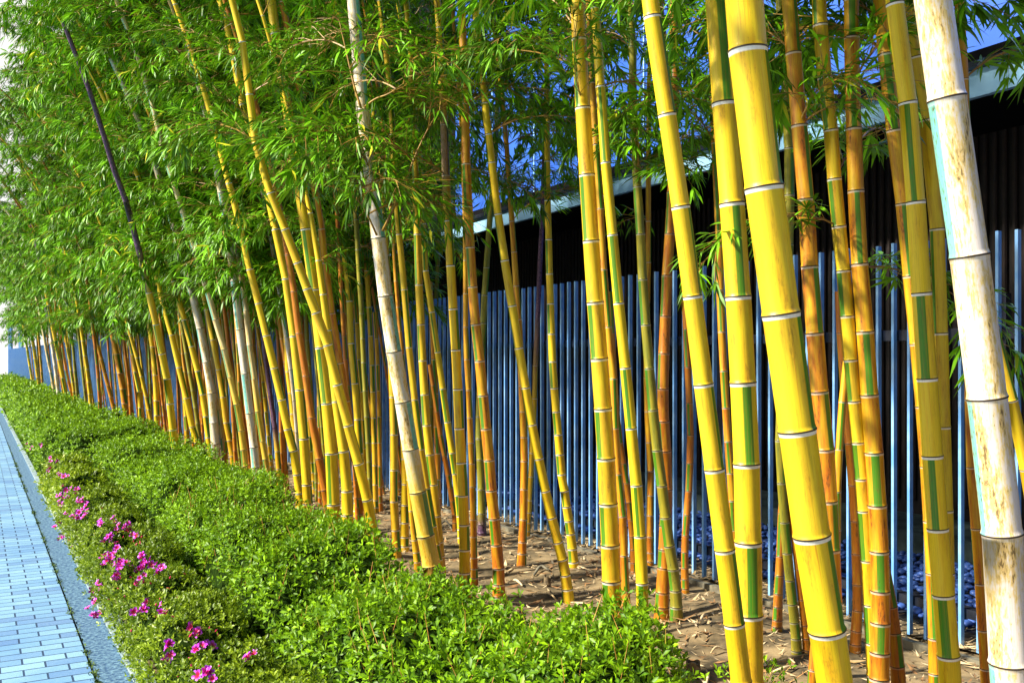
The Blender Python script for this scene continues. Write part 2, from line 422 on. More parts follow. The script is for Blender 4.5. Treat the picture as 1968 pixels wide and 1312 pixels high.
# ---- leafy branch variants -------------------------------------------------
def leaf_geo(base, direc, up, ln, wd, lv, V, Fc, UVs, droop=0.25):
    """lanceolate leaf: folded along its midrib, bending down towards the tip."""
    s = np.cross(direc, up); s /= np.linalg.norm(s) + 1e-9; nrm = np.cross(s, direc)
    b = len(V)
    m1 = base + direc * ln * 0.33 - nrm * wd * 0.22; m2 = base + direc * ln * 0.68 - np.array((0, 0, ln * droop * 0.35)) - nrm * wd * 0.1
    tip = base + direc * ln * 0.97 - np.array((0, 0, ln * droop))
    V += [base, m1 + s * wd * 0.5, m1, m1 - s * wd * 0.5, m2 + s * wd * 0.36, m2, m2 - s * wd * 0.36, tip]
    Fs = [(0, 1, 2, 2), (0, 2, 3, 3), (1, 4, 5, 2), (2, 5, 6, 3), (4, 7, 5, 5), (5, 7, 6, 6)]
    vs = [0, 0, 1, 0, 0, 1, 0, 0]
    for q in Fs:
        q = list(dict.fromkeys(q)); Fc.append([b + x for x in q]); UVs += [(lv, vs[x]) for x in q]

def rot_about(v, ax, a):
    ax = ax / np.linalg.norm(ax); return v * math.cos(a) + np.cross(ax, v) * math.sin(a) + ax * np.dot(ax, v) * (1 - math.cos(a))

def branch_mesh(seed, L, nleaf, scale_leaf, lean):
    r = random.Random(seed)
    V = []; Fc = []; UVs = []
    mb = MB()
    # main axis
    n = 9; el = math.radians(lean); pts = [np.zeros(3)]; az = 0.0
    for i in range(n):
        st = L / n
        dd = np.array((math.cos(el) * math.cos(az), math.cos(el) * math.sin(az), math.sin(el)))
        pts.append(pts[-1] + dd * st); el -= math.radians(r.uniform(4, 11)); az += r.uniform(-0.15, 0.15)
    mb.tube(pts, [0.0055 * (1 - 0.8 * i / n) for i in range(n + 1)], 5, False)
    per = max(3, nleaf // (2 * n)); 
    for i in range(1, n + 1):
        for sgn in (-1, 1, 0):
            if sgn == 0 and (r.random() < 0.35): continue
            base = pts[i]; t = pts[i] - pts[i - 1]; t /= np.linalg.norm(t)
            td = rot_about(t, np.array((0, 0, 1.0)), sgn * r.uniform(0.5, 1.1) + r.uniform(-.15, .15)) + np.array((0, 0, r.uniform(-0.55, 0.45)))
            td /= np.linalg.norm(td); tl = r.uniform(0.10, 0.34) * (1.1 - 0.4 * i / n)
            mid = base + td * tl * 0.5; end = base + td * tl + np.array((0, 0, -0.12 * tl))
            mb.tube([base, mid, end], [0.0022, 0.0018, 0.0012], 3, False)
            heads = [end, mid] if tl > 0.16 else [end]
            for hp in heads:
                lv0 = r.random()
                for q in range(max(3, int(per * r.uniform(0.6, 1.2) / len(heads)))):
                    a = r.uniform(-1.0, 1.0)
                    ld = rot_about(td, np.array((0, 0, 1.0)), a) + np.array((0, 0, r.uniform(-0.95, 0.25)))
                    ld /= np.linalg.norm(ld)
                    up = np.array((r.uniform(-.5, .5), r.uniform(-.5, .5), 1.0))
                    ln = r.uniform(0.075, 0.15) * scale_leaf
                    leaf_geo(hp + td * r.uniform(-0.03, 0.01), ld, up, ln, ln * r.uniform(0.105, 0.155), min(0.999, max(0, 0.62 * lv0 + 0.38 * r.random() + (0.35 if r.random() < 0.02 else 0))), V, Fc, UVs, r.uniform(0.05, 0.4))
    nb = len(V); nf = len(Fc)
    allv = [tuple(v) for v in V] + mb.v
    allf = Fc + [[nb + x for x in f] for f in mb.f]
    uvl = UVs + [(0.5, 0.0)] * (4 * len(mb.f))
    mi = [0] * nf + [1] * len(mb.f)
    return mesh('leafy_branch', allv, allf, [M_LEAF, M_TWIG], uvs={'UVMap': uvl}, mi=mi)

BR = [branch_mesh(100 + i, 0.85, 310, 0.95, 32 + 6 * (i % 3)) for i in range(6)]
BR_S = [branch_mesh(200 + i, 0.5, 80, 0.85, 25) for i in range(3)]
BR_F = [branch_mesh(300 + i, 1.0, 210, 1.25, 35) for i in range(3)]      # for far culms: same sprays, larger leaves

KEEP = [np.array(a, float) for a in ([(120,40),(136,80),(172,174),(202,268),(219,325),(242,386),(262,460),(286,561),(311,678)], [(38,300),(63,440),(87,554),(107,655)], [(262,100),(298,221),(331,342),(399,559)], [(430,315),(464,440),(497,582)])]
KY = [11.0, 24.0, 10.0, 8.8]
def clear_of(p):
    px = CX + F * p[0] / p[1]; py = HY - (p[2] - H) / p[1] * F
    for q, y in zip(KEEP, KY):
        if p[1] < y - 0.1 and q[0, 1] - 20 < py < q[-1, 1] + 20 and abs(np.interp(py, q[:, 1], q[:, 0]) - px) < 330 / p[1]: return False
    return True
GROUP = 'bamboo culms of the grove beside the path'
made = []
def add_culm(pts, wb, wt, dep, tone, stripe=None, nodes=None, label=None, dk=None, palebelow=None, ext=True, first_branch=2.35, br_rate=1.0, white=1.0, base3d=None, group=None, top_z=None, LK=0.35):
    """pts: photo pixels from top to bottom. dep: None = last point stands on the ground, else metres from the path line."""
    pts = [tuple(p) for p in pts]
    (xa, ya), (xb, yb) = pts[-2], pts[-1]
    if dep is None:
        Yb = F * H / (yb - HY); pxb = xb
    else:
        pxb = xb; 
        for _ in range(30):
            Yb = dep / (0.8681 * (pxb - CX) / F + 0.4963); yg = HY + F * H / Yb
            sl = (xb - xa) / (yb - ya) * 0.75
            pxb = 0.5 * pxb + 0.5 * (xb + sl * (yg - yb)) if yg > yb else xb
        if yg > yb + 2: pts = pts + [(pxb, yg)]
        else: pts[-1] = (pxb, yg)
    Xb = (pxb - CX) / F * Yb
    def at(px, py):
        Y = (Yb - LK * Xb) / (1 - LK * (px - CX) / F); return P(px, py, Y)
    p3 = [at(*p) for p in pts[::-1]]
    base = p3[0].copy(); base[2] = 0.0; p3[0] = base + np.array((0, 0, -0.03))
    ys = np.array([p[1] for p in pts[::-1]], float); 
    wpx = np.interp(-ys, [-yb, -pts[0][1]], [wb, wt]) if yb > pts[0][1] else np.full(len(ys), wb)
    rad = np.array([wpx[i] * p3[i][1] / F / 2 for i in range(len(p3))])
    if tone in 'p': rad = rad * 1.0
    # growth beyond the traced part
    if ext:
        top = p3[-1]; dirn = p3[-1] - p3[max(-4, -len(p3))]; dirn /= np.linalg.norm(dirn)
        tz = top_z or (random.uniform(6.2, 7.6) if Yb < 10 else random.uniform(5.4, 6.8)); q = top.copy(); r = rad[-1]
        arch = np.array((-0.8681, -0.4963, 0)) * (0.045 if Yb < 13 else 0.075)
        while q[2] < tz and dirn[2] > 0.25:
            dirn = dirn + arch * (0.4 + (q[2] / tz)); dirn /= np.linalg.norm(dirn)
            q = q + dirn * 0.45; r = max(0.006, r * 0.93)
            p3.append(q.copy()); rad = np.append(rad, r)
    pts3 = np.array(p3)
    dd = np.r_[0, np.cumsum(np.linalg.norm(np.diff(pts3, axis=0), axis=1))]
    n = max(20, int(dd[-1] / 0.12)); line = catmull(pts3, n)
    ld = np.r_[0, np.cumsum(np.linalg.norm(np.diff(line, axis=0), axis=1))]
    rr = np.interp(ld * dd[-1] / ld[-1], dd, rad)
    # flare at the foot
    rr = rr * (1 + 0.16 * np.exp(-line[:, 2] / 0.12))
    yy = HY - (line[:, 2] - H) / line[:, 1] * F
    dia = float(rad[0] * 2)
    # nodes
    ns = []
    if nodes:
        o = np.argsort(-yy[:max(3, int(np.searchsorted(line[:, 2], line[:, 2].max())))])
        for y in sorted(nodes, reverse=True): ns.append(float(np.interp(-y, -yy, ld)))
        # below
        x = ns[0]
        low = []
        while True:
            x -= spacing(float(np.interp(x, ld, line[:, 2])) - 0.12, dia)
            if x < 0.05: break
            low.append(x)
        ns = low[::-1] + ns
        x = ns[-1]
    else:
        x = random.uniform(0.03, 0.09); ns.append(x)
    while True:
        x += spacing(float(np.interp(x, ld, line[:, 2])), dia) * random.uniform(0.94, 1.06)
        if x > ld[-1] - 0.1: break
        ns.append(x)
    # stripes
    K = len(ns) + 1
    if stripe is None: stripe = (random.choice((-1, 1)) * random.uniform(0.1, 1.6), None)
    a0, sy = stripe
    par = random.randint(0, 1)
    if sy is not None:
        sp = float(np.interp(-sy, -yy, ld)); par = int(np.searchsorted(ns, sp)) % 2
    st = [(a0 / (2 * math.pi) if k % 2 == par else a0 / (2 * math.pi) + (0.5 if a0 < 0 else -0.5)) for k in range(K)]
    # tones
    tv = np.array(TONES[tone], float)
    tn = np.tile(tv, (len(line), 1))
    tn[:, 0] += 0.35 * np.exp(-line[:, 2] / 0.45) * (0.3 if tone == 'y' else 1)
    tn[:, 0] += random.uniform(-0.05, 0.12)
    if palebelow is not None: tn[:, 1] *= np.clip((palebelow - yy) / 120.0, 0.12, 1)
    if tone == 'p': tn[:, 0] *= 0.6
    if dk is not None:
        lo, hi = dk; tn[:, 3] = np.where((yy > lo) & (yy < hi), 1.0, tn[:, 3])
    tn = np.clip(tn, 0, 1)
    white = {'y': 1.0, 'g': 0.7, 'o': 0.45, 'b': 0.15, 'l': 0.3, 'p': 0.25, 'q': 0.2}.get(tone, 0.5) if white == 1.0 else white
    seg = 28 if Yb < 6 else (16 if Yb < 14 else 10)
    root = bpy.data.objects.new('bamboo_culm', None); COL.objects.link(root)
    root.location = tuple(base)
    me = culm_mesh(line, rr, ns, st, tn, seg, white)
    # local coordinates
    co = np.empty(len(me.vertices) * 3, np.float32); me.vertices.foreach_get('co', co)
    co = co.reshape(-1, 3) - base.astype(np.float32); me.vertices.foreach_set('co', co.ravel()); me.update()
    link('stalk', me, root)
    tag(root, label or 'bamboo culm', 'bamboo', group or GROUP)
    # branches
    side = random.random() * 6.28; cnt = 0
    topv = H + (HY + 60) / F * Yb
    sc_far = Yb > 13
    for k, x in enumerate(ns):
        z = float(np.interp(x, ld, line[:, 2]))
        if z < first_branch: continue
        side += math.pi + random.uniform(-0.6, 0.6)
        off = z > topv + 0.3
        rate = br_rate * (0.55 if off else (1.0 if Yb > 13 else 0.78))
        nb = 2 if random.random() < 0.65 * rate else 1
        if Yb > 8.5 and not off: nb += 1
        if random.random() > rate * 1.25: continue
        for j in range(nb):
            if cnt >= 90: break
            p = np.array([np.interp(x, ld, line[:, q]) for q in range(3)]) - base
            aj = side + j * 1.0; pc = p + base + np.array((math.cos(aj), math.sin(aj), 0.25)) * 0.45
            if not clear_of(pc) or not clear_of(p + base): continue
            cl = math.sin(pc[0] * 4.1 + 1.3 * math.sin(pc[2] * 2.9)) * math.sin(pc[2] * 4.6 + pc[1] * 2.2) + 0.6 * math.sin(pc[1] * 5.3 - pc[2] * 3.1 + pc[0])
            if not off and cl < -0.38 and k % 5: continue
            src = random.choice(BR_F if sc_far else BR)
            if z < first_branch + 0.25 and not sc_far: src = random.choice(BR_S + BR)
            b = link('leafy_branch', src, root, tuple(p))
            s = random.uniform(0.75, 1.15) * (1.0 if z < 4.5 else 0.9) * (1.12 if Yb > 8.5 else 1.0)
            b.scale = (s, s, s); b.rotation_euler = (random.uniform(-0.25, 0.25), random.uniform(-0.25, 0.35), aj)
            cnt += 1
    made.append((root, base, dia))
    return root, base, line, ld

# ------------------------------------------------------------------ traced culms, near end of the grove first
R_ = math.radians
def C(pts, wb, wt, dep, tone, label, **k):
    if 'nodes' in k and k['nodes'] == 'p': k['nodes'] = [p[1] for p in pts]
    return add_culm(pts, wb, wt, dep, tone, label=label, **k)

C([(1778,-110),(1791,0),(1820,190),(1863,492),(1897,764),(1926,1024),(1940,1272),(1952,1420)], 74, 68, 2.38, 'p', 'thickest pale waxy culm with brown speckles and a turquoise streak, nearest of all', stripe=(-1.12, 300), nodes=[-110,190,492,764,1024,1272], first_branch=2.9)
C([(1418,-160),(1432,0),(1437,97),(1468,360),(1501,603),(1532,826),(1560,1028),(1589,1209),(1605,1312)], 69, 74, 2.22, 'y', 'thickest clean bright yellow culm with white rings and a green right edge', stripe=(1.28, 200), nodes=[-170,97,360,603,826,1028,1209], first_branch=2.9)
C([(1370,-150),(1378,0),(1392,198),(1407,391),(1419,570),(1428,735),(1435,891),(1438,1041),(1440,1180),(1441,1312)], 52, 45, 2.42, 'y', 'thick upright yellow culm with green panels just behind the thickest yellow one', stripe=(0.3, 450), nodes=[-10,198,391,570,735,891,1041,1180,1308], first_branch=2.9)
C([(1236,-120),(1250,0),(1253,32),(1282,220),(1308,397),(1331,569),(1352,738),(1373,901),(1393,1055),(1411,1197),(1425,1312)], 40, 33, 2.28, 'y', 'slim yellow culm crossing in front of the thick upright yellow one at its foot', stripe=(1.2, 100), nodes=[-140,32,220,397,569,738,901,1055,1197,1308], first_branch=2.9)
C([(1510,-120),(1516,0),(1525,102),(1536,241),(1549,383),(1556,512),(1566,640),(1575,752),(1586,863),(1592,962),(1600,1150)], 36, 28, 2.95, 'o', 'orange culm with green right side emerging behind the thickest yellow culm', stripe=(0.85, 300), nodes=[-30,102,241,383,512,640,752,863,962,1055], first_branch=2.45, br_rate=1.0)
C([(1570,-100),(1573,0),(1576,48),(1585,149),(1597,250),(1603,344),(1612,435),(1621,520),(1628,607),(1635,691),(1642,770),(1650,849),(1656,919),(1663,1020),(1670,1120)], 26, 28, 3.1, 'g', 'mottled olive orange culm with black smudges and a leafy spray at mid height', stripe=(-0.7, 560), nodes=[48,149,250,344,435,520,607,691,770,849,919,980], first_branch=1.62, br_rate=0.55)
C([(1634,-100),(1636,0),(1637,72),(1638,164),(1641,247),(1645,367),(1652,507),(1663,637),(1671,758),(1680,869),(1686,970),(1690,1058),(1692,1134),(1692,1195),(1691,1252),(1690,1302)], 37, 27, 3.05, 'o', 'orange culm with many short joints and dark green panels before the blue posts', stripe=(0.1, 420), nodes='p', first_branch=2.45, br_rate=1.0)
C([(1680,-100),(1695,0),(1702,104),(1718,250),(1736,391),(1752,560),(1768,720),(1782,900),(1791,1080),(1796,1200),(1797,1312)], 24, 30, 3.15, 'o', 'orange culm half hidden behind the yellow one with green panels near the pale thick culm', stripe=(0.15, 180), nodes=[-40,104,250,391,530,660,780,895,1000,1100,1225], first_branch=2.45, br_rate=1.0)
C([(1708,-120),(1718,0),(1719,7),(1745,197),(1760,388),(1771,563),(1782,727),(1792,875),(1802,1014),(1813,1141),(1823,1258),(1827,1312)], 41, 32, 2.6, 'y', 'yellow culm with long green panels standing left of the pale thick culm', stripe=(-0.15, 300), nodes=[-180,7,197,388,563,727,875,1014,1141,1258], first_branch=2.9)
C([(1728,-120),(1741,0),(1757,110),(1780,230),(1793,330),(1801,440),(1808,640),(1813,820),(1818,980),(1822,1150)], 26, 27, 3.25, 'g', 'plain olive yellow culm close behind, between the green panelled one and the pale thick one', stripe=(-0.9, 170), nodes=[-60,110,230,440,640,820,980,1100], first_branch=2.45, br_rate=1.0)
C([(1840,-90),(1843,0),(1852,153),(1858,350),(1862,600),(1865,767),(1868,897),(1877,1014),(1885,1120),(1890,1209),(1895,1283)], 22, 18, 3.5, 'o', 'thin orange brown culm seen to the left of the pale thick culm at its foot', stripe=(1.5, 160), nodes=[0,153,300,440,560,670,767,897,1014,1120,1209,1283], first_branch=2.6, br_rate=0.6)
C([(1790,-60),(1802,20),(1834,250),(1868,470),(1905,620),(1944,768),(1968,880),(1992,1010)], 24, 20, 2.75, 'g', 'slanting yellow culm behind the pale thick culm at the edge of the view', stripe=(1.0, 700), nodes=[60,210,350,490,630,768,900], first_branch=2.9)
C([(1699,1085),(1706,1120),(1713,1164),(1719,1214),(1727,1312)], 28, 20, 3.25, 'b', 'dark red brown culm stub behind the many jointed orange one', nodes=[1000,1090,1164,1214], ext=False, first_branch=9)
C([(1632,640),(1628,690),(1619,772),(1613,863),(1609,944),(1609,1017),(1607,1090)], 15, 14, 3.6, 'o', 'thin orange culm leaning the other way behind the thickest yellow one', stripe=(0.2, 800), nodes=[772,863,944,1017,1090], ext=False, first_branch=9)
C([(1612,560),(1618,690),(1632,851),(1639,931),(1644,1000),(1646,1063),(1648,1122),(1649,1172),(1645,1211),(1643,1260)], 20, 15, None, 'b', 'thin red brown culm with curved foot beside the fence', nodes=[640,750,851,931,1000,1063,1122,1172,1211], ext=False, first_branch=9)
C([(1498,-90),(1500,0),(1511,160),(1517,285),(1516,440),(1508,640),(1499,846),(1503,927),(1508,1002),(1513,1061),(1518,1113),(1523,1159),(1527,1194),(1531,1241),(1532,1256)], 18, 20, None, 'l', 'olive culm passing behind the thickest yellow one and turning red brown at its foot', nodes=[33,120,200,285,375,470,565,660,755,846,927,1002,1061,1113,1159,1194,1225], first_branch=2.5, br_rate=0.7)
C([(1520,780),(1512,850),(1505,940),(1500,1068),(1496,1140),(1493,1212)], 18, 13, None, 'b', 'short thin culm crossing the olive one low down with old root rings', stripe=(-0.6, 1050), nodes=[900,985,1068,1105,1140,1165,1190,1203], ext=False, first_branch=9)
C([(1512,850),(1520,960),(1533,1080),(1548,1199),(1554,1256)], 17, 12, None, 'b', 'thin shaded brown culm hugging the left of the thickest yellow one', nodes=[900,965,1030,1092,1150,1199], ext=False, first_branch=9)
C([(1585,1080),(1574,1150),(1566,1240),(1561,1312)], 18, 16, 3.1, 'o', 'short orange culm foot under the thickest yellow one', nodes=[1190,1286], ext=False, first_branch=9)
C([(1262,-60),(1280,120),(1300,330),(1312,480),(1319,633),(1322,705),(1325,774),(1327,836),(1324,943),(1320,989),(1317,1028),(1316,1073),(1317,1138)], 14, 12, None, 'b', 'thin red orange culm standing near the fence left of the slim yellow one', nodes=[300,400,490,565,633,705,774,836,890,943,989,1028,1060,1090], first_branch=2.45, br_rate=1.0)
C([(1290,-80),(1293,0),(1297,150),(1294,300),(1288,440),(1282,530),(1279,608),(1276,679),(1274,747),(1275,809),(1279,866),(1281,940),(1279,1010),(1276,1090),(1273,1137),(1271,1183)], 25, 16, None, 'b', 'bent brown culm curving left then back with a swollen dark foot', stripe=(-0.9,700), nodes=[70,150,230,300,370,450,530,608,679,747,809,866,940,1010,1055,1090,1137,1165], first_branch=2.45, br_rate=1.0)
C([(1364,-90),(1366,0),(1370,150),(1377,350),(1383,473),(1384,557),(1387,637),(1391,712),(1395,783),(1399,847),(1404,908),(1407,961),(1412,1060)], 15, 14, 3.7, 'o', 'thin orange culm seen in the gap between slim and thick upright yellow ones', nodes=[100,190,275,473,557,637,712,783,847,908,961], first_branch=2.45, br_rate=1.0)
C([(1106,-90),(1111,0),(1113,75),(1120,207),(1128,336),(1136,463),(1144,581),(1152,689),(1159,785),(1165,880),(1169,967),(1173,1046),(1175,1115),(1177,1165)], 37, 27, 2.7, 'g', 'thick orange yellow culm with green left side, first of the near group from the middle', stripe=(-0.85, 150), nodes=[-55,75,207,336,463,581,689,785,880,967,1046,1115], first_branch=2.75)
C([(1128,-60),(1131,0),(1138,159),(1145,278),(1154,401),(1160,518),(1169,628),(1179,727),(1182,822),(1190,930),(1197,991),(1199,1066),(1202,1134),(1206,1184)], 16, 12, 3.2, 'o', 'thin orange culm tucked behind the thick one with green left side', stripe=(0.3, 340), nodes=[40,159,278,401,518,628,727,822,910,991,1066,1134], first_branch=2.45, br_rate=1.0)
C([(1139,-90),(1143,0),(1144,15),(1154,166),(1164,312),(1177,451),(1189,582),(1202,706),(1213,822),(1223,931),(1230,1029),(1234,1119),(1235,1195)], 24, 17, 2.8, 'y', 'slim yellow culm with a narrow green stripe right of the thick orange yellow one', stripe=(-0.25, 250), nodes=[-130,15,166,312,451,582,706,822,931,1029,1119], first_branch=2.75)
C([(1206,-90),(1209,0),(1216,90),(1216,183),(1220,270),(1225,359),(1231,450),(1235,537),(1241,624),(1248,707),(1255,787),(1263,864),(1272,932),(1279,993),(1286,1047),(1294,1092),(1299,1133),(1300,1190)], 22, 14, None, 'l', 'olive brown speckled culm left of the bent brown one', stripe=(-0.9, 400), nodes=[0,90,183,270,359,450,537,624,707,787,864,932,993,1047,1092,1133,1165], first_branch=2.5, br_rate=0.8)
C([(1262,-60),(1250,100),(1247,168),(1246,340),(1246,504),(1243,620),(1243,740),(1247,849),(1251,904),(1250,951),(1249,1030),(1249,1087)], 14, 8, None, 'o', 'thin orange culm rising almost straight behind the speckled olive one', nodes=[168,255,340,425,504,580,655,725,790,849,904,951,989,1030,1060], first_branch=2.5, br_rate=0.6)
C([(1172,560),(1180,700),(1186,800),(1192,850),(1204,927),(1209,964),(1212,998),(1217,1055),(1219,1104)], 13, 10, None, 'b', 'thin red orange culm slanting low between two near culms', nodes=[640,700,760,800,850,890,927,964,998,1030,1055,1080], ext=False, first_branch=9)
C([(905,-60),(918,60),(925,120),(932,198),(945,312),(957,411),(970,500),(984,587),(997,668),(1010,744),(1022,815),(1035,880),(1048,942),(1060,993),(1072,1040),(1081,1073),(1087,1103),(1090,1130),(1093,1148)], 20, 13, None, 'y', 'slender yellow culm leaning left across the blue fence, its foot on open soil', stripe=(-1.3, 470), nodes=[100,198,258,312,411,500,587,668,744,815,880,942,993,1040,1073,1103,1130], first_branch=2.75)
C([(965,180),(975,300),(985,440),(988,484),(992,549),(997,613),(1003,740),(1007,839),(1008,885),(1007,939),(1006,997),(1004,1040),(1003,1070),(1002,1082)], 16, 9, None, 'o', 'thin orange culm standing on open soil behind the slender leaning one', nodes=[360,425,484,549,613,680,740,790,839,885,939,997,1040,1062], first_branch=2.45, br_rate=1.0)
C([(1054,-40),(1051,100),(1048,220),(1043,400),(1038,500),(1033,620),(1029,702),(1027,780),(1023,850),(1019,930),(1015,1000),(1012,1035)], 11, 8, None, 'g', 'thin culm wrapped in dark purple sheath above and greenish yellow below', dk=(-400, 702), nodes=[300,400,500,600,702,765,820,870,915,960], first_branch=3.0, br_rate=0.5)
C([(1046,-40),(1051,150),(1052,370),(1054,440),(1056,526),(1058,583),(1060,641),(1062,694),(1065,745),(1069,790),(1073,834),(1076,872),(1079,910),(1085,942),(1089,972),(1093,999),(1097,1024),(1100,1053),(1102,1078),(1104,1096)], 18, 9, None, 'y', 'thin yellow green culm with ringed orange foot right of the slender leaning one', stripe=(-0.8, 720), nodes=[150,235,310,385,460,526,583,641,694,745,790,834,872,910,942,972,999,1024,1053,1078], first_branch=2.7, br_rate=0.7)
C([(884,-60),(889,60),(894,200),(896,315),(900,397),(903,465),(908,551),(914,623),(922,693),(928,759),(934,823),(940,880),(944,941),(950,995),(954,1045),(958,1090),(959,1155)], 23, 14, 2.9, 'o', 'dusty orange culm leaning beside the bright yellow green panelled one', stripe=(2.4,700), nodes=[110,200,315,397,475,551,623,693,759,823,883,941,995,1045,1090], first_branch=2.65)
C([(845,60),(852,200),(857,337),(861,424),(866,510),(871,593),(876,672),(880,747),(883,822),(887,888),(890,951),(892,1007),(893,1055),(893,1102)], 21, 14, 2.75, 'y', 'upright bright yellow culm with green panels down its right side, mid grove', stripe=(0.9, 630), dk=(240, 337), nodes=[240,337,424,510,593,672,747,822,888,951,1007,1055,1099], first_branch=2.7)
C([(884,200),(890,300),(893,400),(895,500),(895,564),(895,628),(897,690),(901,749),(903,802),(905,850),(907,890),(908,934),(910,997),(911,1070),(912,1110)], 13, 8, 3.0, 'o', 'thin orange culm between the dusty orange one and the green panelled yellow one', nodes=[500,564,628,690,749,802,850,890,934,997,1030,1070], first_branch=2.6, br_rate=0.6)
C([(952,300),(946,370),(940,440),(935,514),(931,570),(928,640),(923,740),(921,842),(924,900),(925,939),(926,1000),(926,1032)], 16, 10, None, 'l', 'olive green culm leaning right above and ending in a broken black foot', dk=(992, 1100), nodes=[440,514,567,621,690,755,800,842,882,939,985], first_branch=2.7, br_rate=0.6)
C([(788,100),(795,250),(802,440),(805,547),(809,623),(812,692),(816,757),(820,816),(826,872),(833,930),(839,990),(846,1075)], 18, 12, 2.9, 'g', 'orange culm with a green left edge right of the white thick one', stripe=(-0.9, 660), nodes=[250,350,450,547,623,692,757,816,872,930,990,1040], first_branch=2.55)
FORK = C([(667,-130),(678,0),(697,213),(712,330),(727,458),(741,569),(757,676),(774,772),(789,863),(803,944),(818,1028),(830,1092)], 34, 22, 2.55, 'p', 'thick whitish culm with a branch fork and leafy shoots, middle of the grove', stripe=(0.9, 150), palebelow=960, nodes=[-60,213,330,458,569,676,772,863,944,1028,1085], first_branch=2.35, br_rate=1.2)
def branch_px(t, pts, rad):
    b = t[1]; Y0 = b[1]; g3 = [P(x, y, Y0 + dy) for x, y, dy in pts]
    ln = catmull(g3, 14); mb = MB(); mb.tube([p - b for p in ln], [rad * (1 - 0.6 * i / 13) for i in range(14)], 7)
    mb.build('branch', M_TWIG, t[0], smooth=True)
    for f in (6, 9, 11, 13):
        o = link('leafy_branch', random.choice(BR_S), t[0], tuple(ln[f] - b)); o.rotation_euler = (0.1, -0.1, random.uniform(0, 6.28)); o.scale = (1.1,) * 3
branch_px(FORK, [(735,444,-.30),(752,410,-.32),(778,352,-.30),(800,295,-.25),(832,232,-.2),(872,180,-.1)], 0.008)
branch_px(FORK, [(694,208,-.42),(682,170,-.42),(668,110,-.4),(652,40,-.4)], 0.008)
branch_px(FORK, [(724,452,-.30),(712,425,-.35),(696,395,-.4),(672,372,-.45)], 0.007)
branch_px(FORK, [(700,206,-.42),(722,190,-.45),(748,180,-.5),(790,150,-.5)], 0.006)
C([(752,200),(758,340),(766,440),(777,556),(786,667),(797,767),(809,862),(820,937),(832,1010),(845,1085)], 15, 11, 2.75, 'g', 'yellow culm with green side pressed behind the thick whitish one', stripe=(0.5, 620), nodes=[340,450,556,667,767,862,937,1010], first_branch=2.45, br_rate=0.9)
C([(738,420),(746,560),(752,690),(755,762),(757,834),(757,902),(757,962),(760,1017),(763,1072)], 17, 12, None, 'g', 'orange culm with open soil round its foot left of the thick whitish one', nodes=[490,560,625,690,762,834,902,962,1017,1050], first_branch=2.4, br_rate=0.7)
C([(762,640),(770,760),(777,860),(779,929),(778,969),(778,1003),(777,1056)], 17, 11, None, 'y', 'short yellow green culm low behind the thick whitish one', stripe=(0.6, 900), nodes=[700,760,820,880,929,969,1003,1030], ext=False, first_branch=9)
C([(776,820),(785,900),(790,970),(797,1036),(803,1090)], 13, 10, 2.8, 'g', 'thin yellow culm touching the left foot of the thick whitish one', nodes=[860,920,980,1036], ext=False, first_branch=9)
C([(826,700),(838,780),(847,840),(855,880),(861,912),(869,962),(874,988),(876,1021)], 11, 9, None, 'b', 'thin red orange culm slanting before the short fence foot', nodes=[740,790,835,875,912,937,962,988], ext=False, first_branch=9)
C([(805,280),(812,400),(818,520),(830,599),(841,676),(851,746),(860,810),(869,869),(875,909),(880,950),(884,990),(888,1042)], 14, 10, None, 'y', 'thin yellow culm with green left panels slanting into the green panelled one', stripe=(-0.4, 650), nodes=[430,520,599,676,746,810,869,909,950,990,1015], first_branch=2.5, br_rate=0.8)
C([(826,540),(832,650),(837,755),(839,819),(841,870),(841,920),(843,985)], 13, 10, None, 'o', 'short jointed orange culm between the thick whitish and the slanting thin one', nodes=[620,690,755,819,870,920,955], ext=False, first_branch=9)
C([(858,180),(852,300),(844,440),(840,540),(835,640),(830,740),(829,830),(834,905),(838,970)], 9, 8, None, 'l', 'very thin olive culm bowed left behind the middle culms', nodes=[300,370,440,510,580,650,720,780,840,900], first_branch=2.5, br_rate=0.8)
C([(509,-110),(520,0),(529,64),(541,134),(569,322),(588,440),(604,556),(617,667),(629,774),(637,870),(641,968)], 25, 17, 2.5, 'y', 'thick bright yellow culm with a lime green streak, left of the crossing pair', stripe=(-0.55, 720), nodes=[-60,64,134,230,322,440,556,667,774,870,968], first_branch=2.4, br_rate=1.1)
C([(440,60),(467,200),(495,285),(512,355),(530,440),(550,535),(565,645),(576,748),(584,842),(588,900),(591,955)], 19, 14, 2.5, 'y', 'yellow culm with dark green right edge, first left of the lime streaked thick one', stripe=(1.1, 600), nodes=[200,285,355,440,535,645,748,842,930], first_branch=2.35, br_rate=1.1, top_z=5.2)
C([(474,120),(482,210),(494,290),(520,370),(548,440),(572,504),(590,554),(611,610),(630,662),(648,738),(669,816),(689,890),(706,959),(717,1020),(724,1066)], 21, 14, 2.35, 'y', 'strongly leaning yellow culm that crosses behind the lime streaked thick one', stripe=(1.5, 450), nodes=[370,440,504,554,600,662,738,816,890,959,1020], first_branch=2.3, br_rate=1.0, top_z=4.3)
C([(578,180),(595,300),(608,380),(618,440),(624,505),(638,602),(654,697),(665,760),(678,850),(692,950),(700,1010)], 13, 14, 2.75, 'o', 'orange culm rising right of the lime streaked thick one', stripe=(-1.1, 560), nodes=[300,380,440,505,602,697,770,850,920], first_branch=2.35, br_rate=1.0)
C([(590,380),(603,440),(612,500),(621,565),(632,650),(645,760),(655,825),(662,880),(667,942),(668,1005)], 23, 9, 2.5, 'y', 'yellow culm foot between the lime streaked and the strongly leaning culm', nodes=[500,565,634,700,770,866,942], first_branch=2.3, br_rate=0.8)
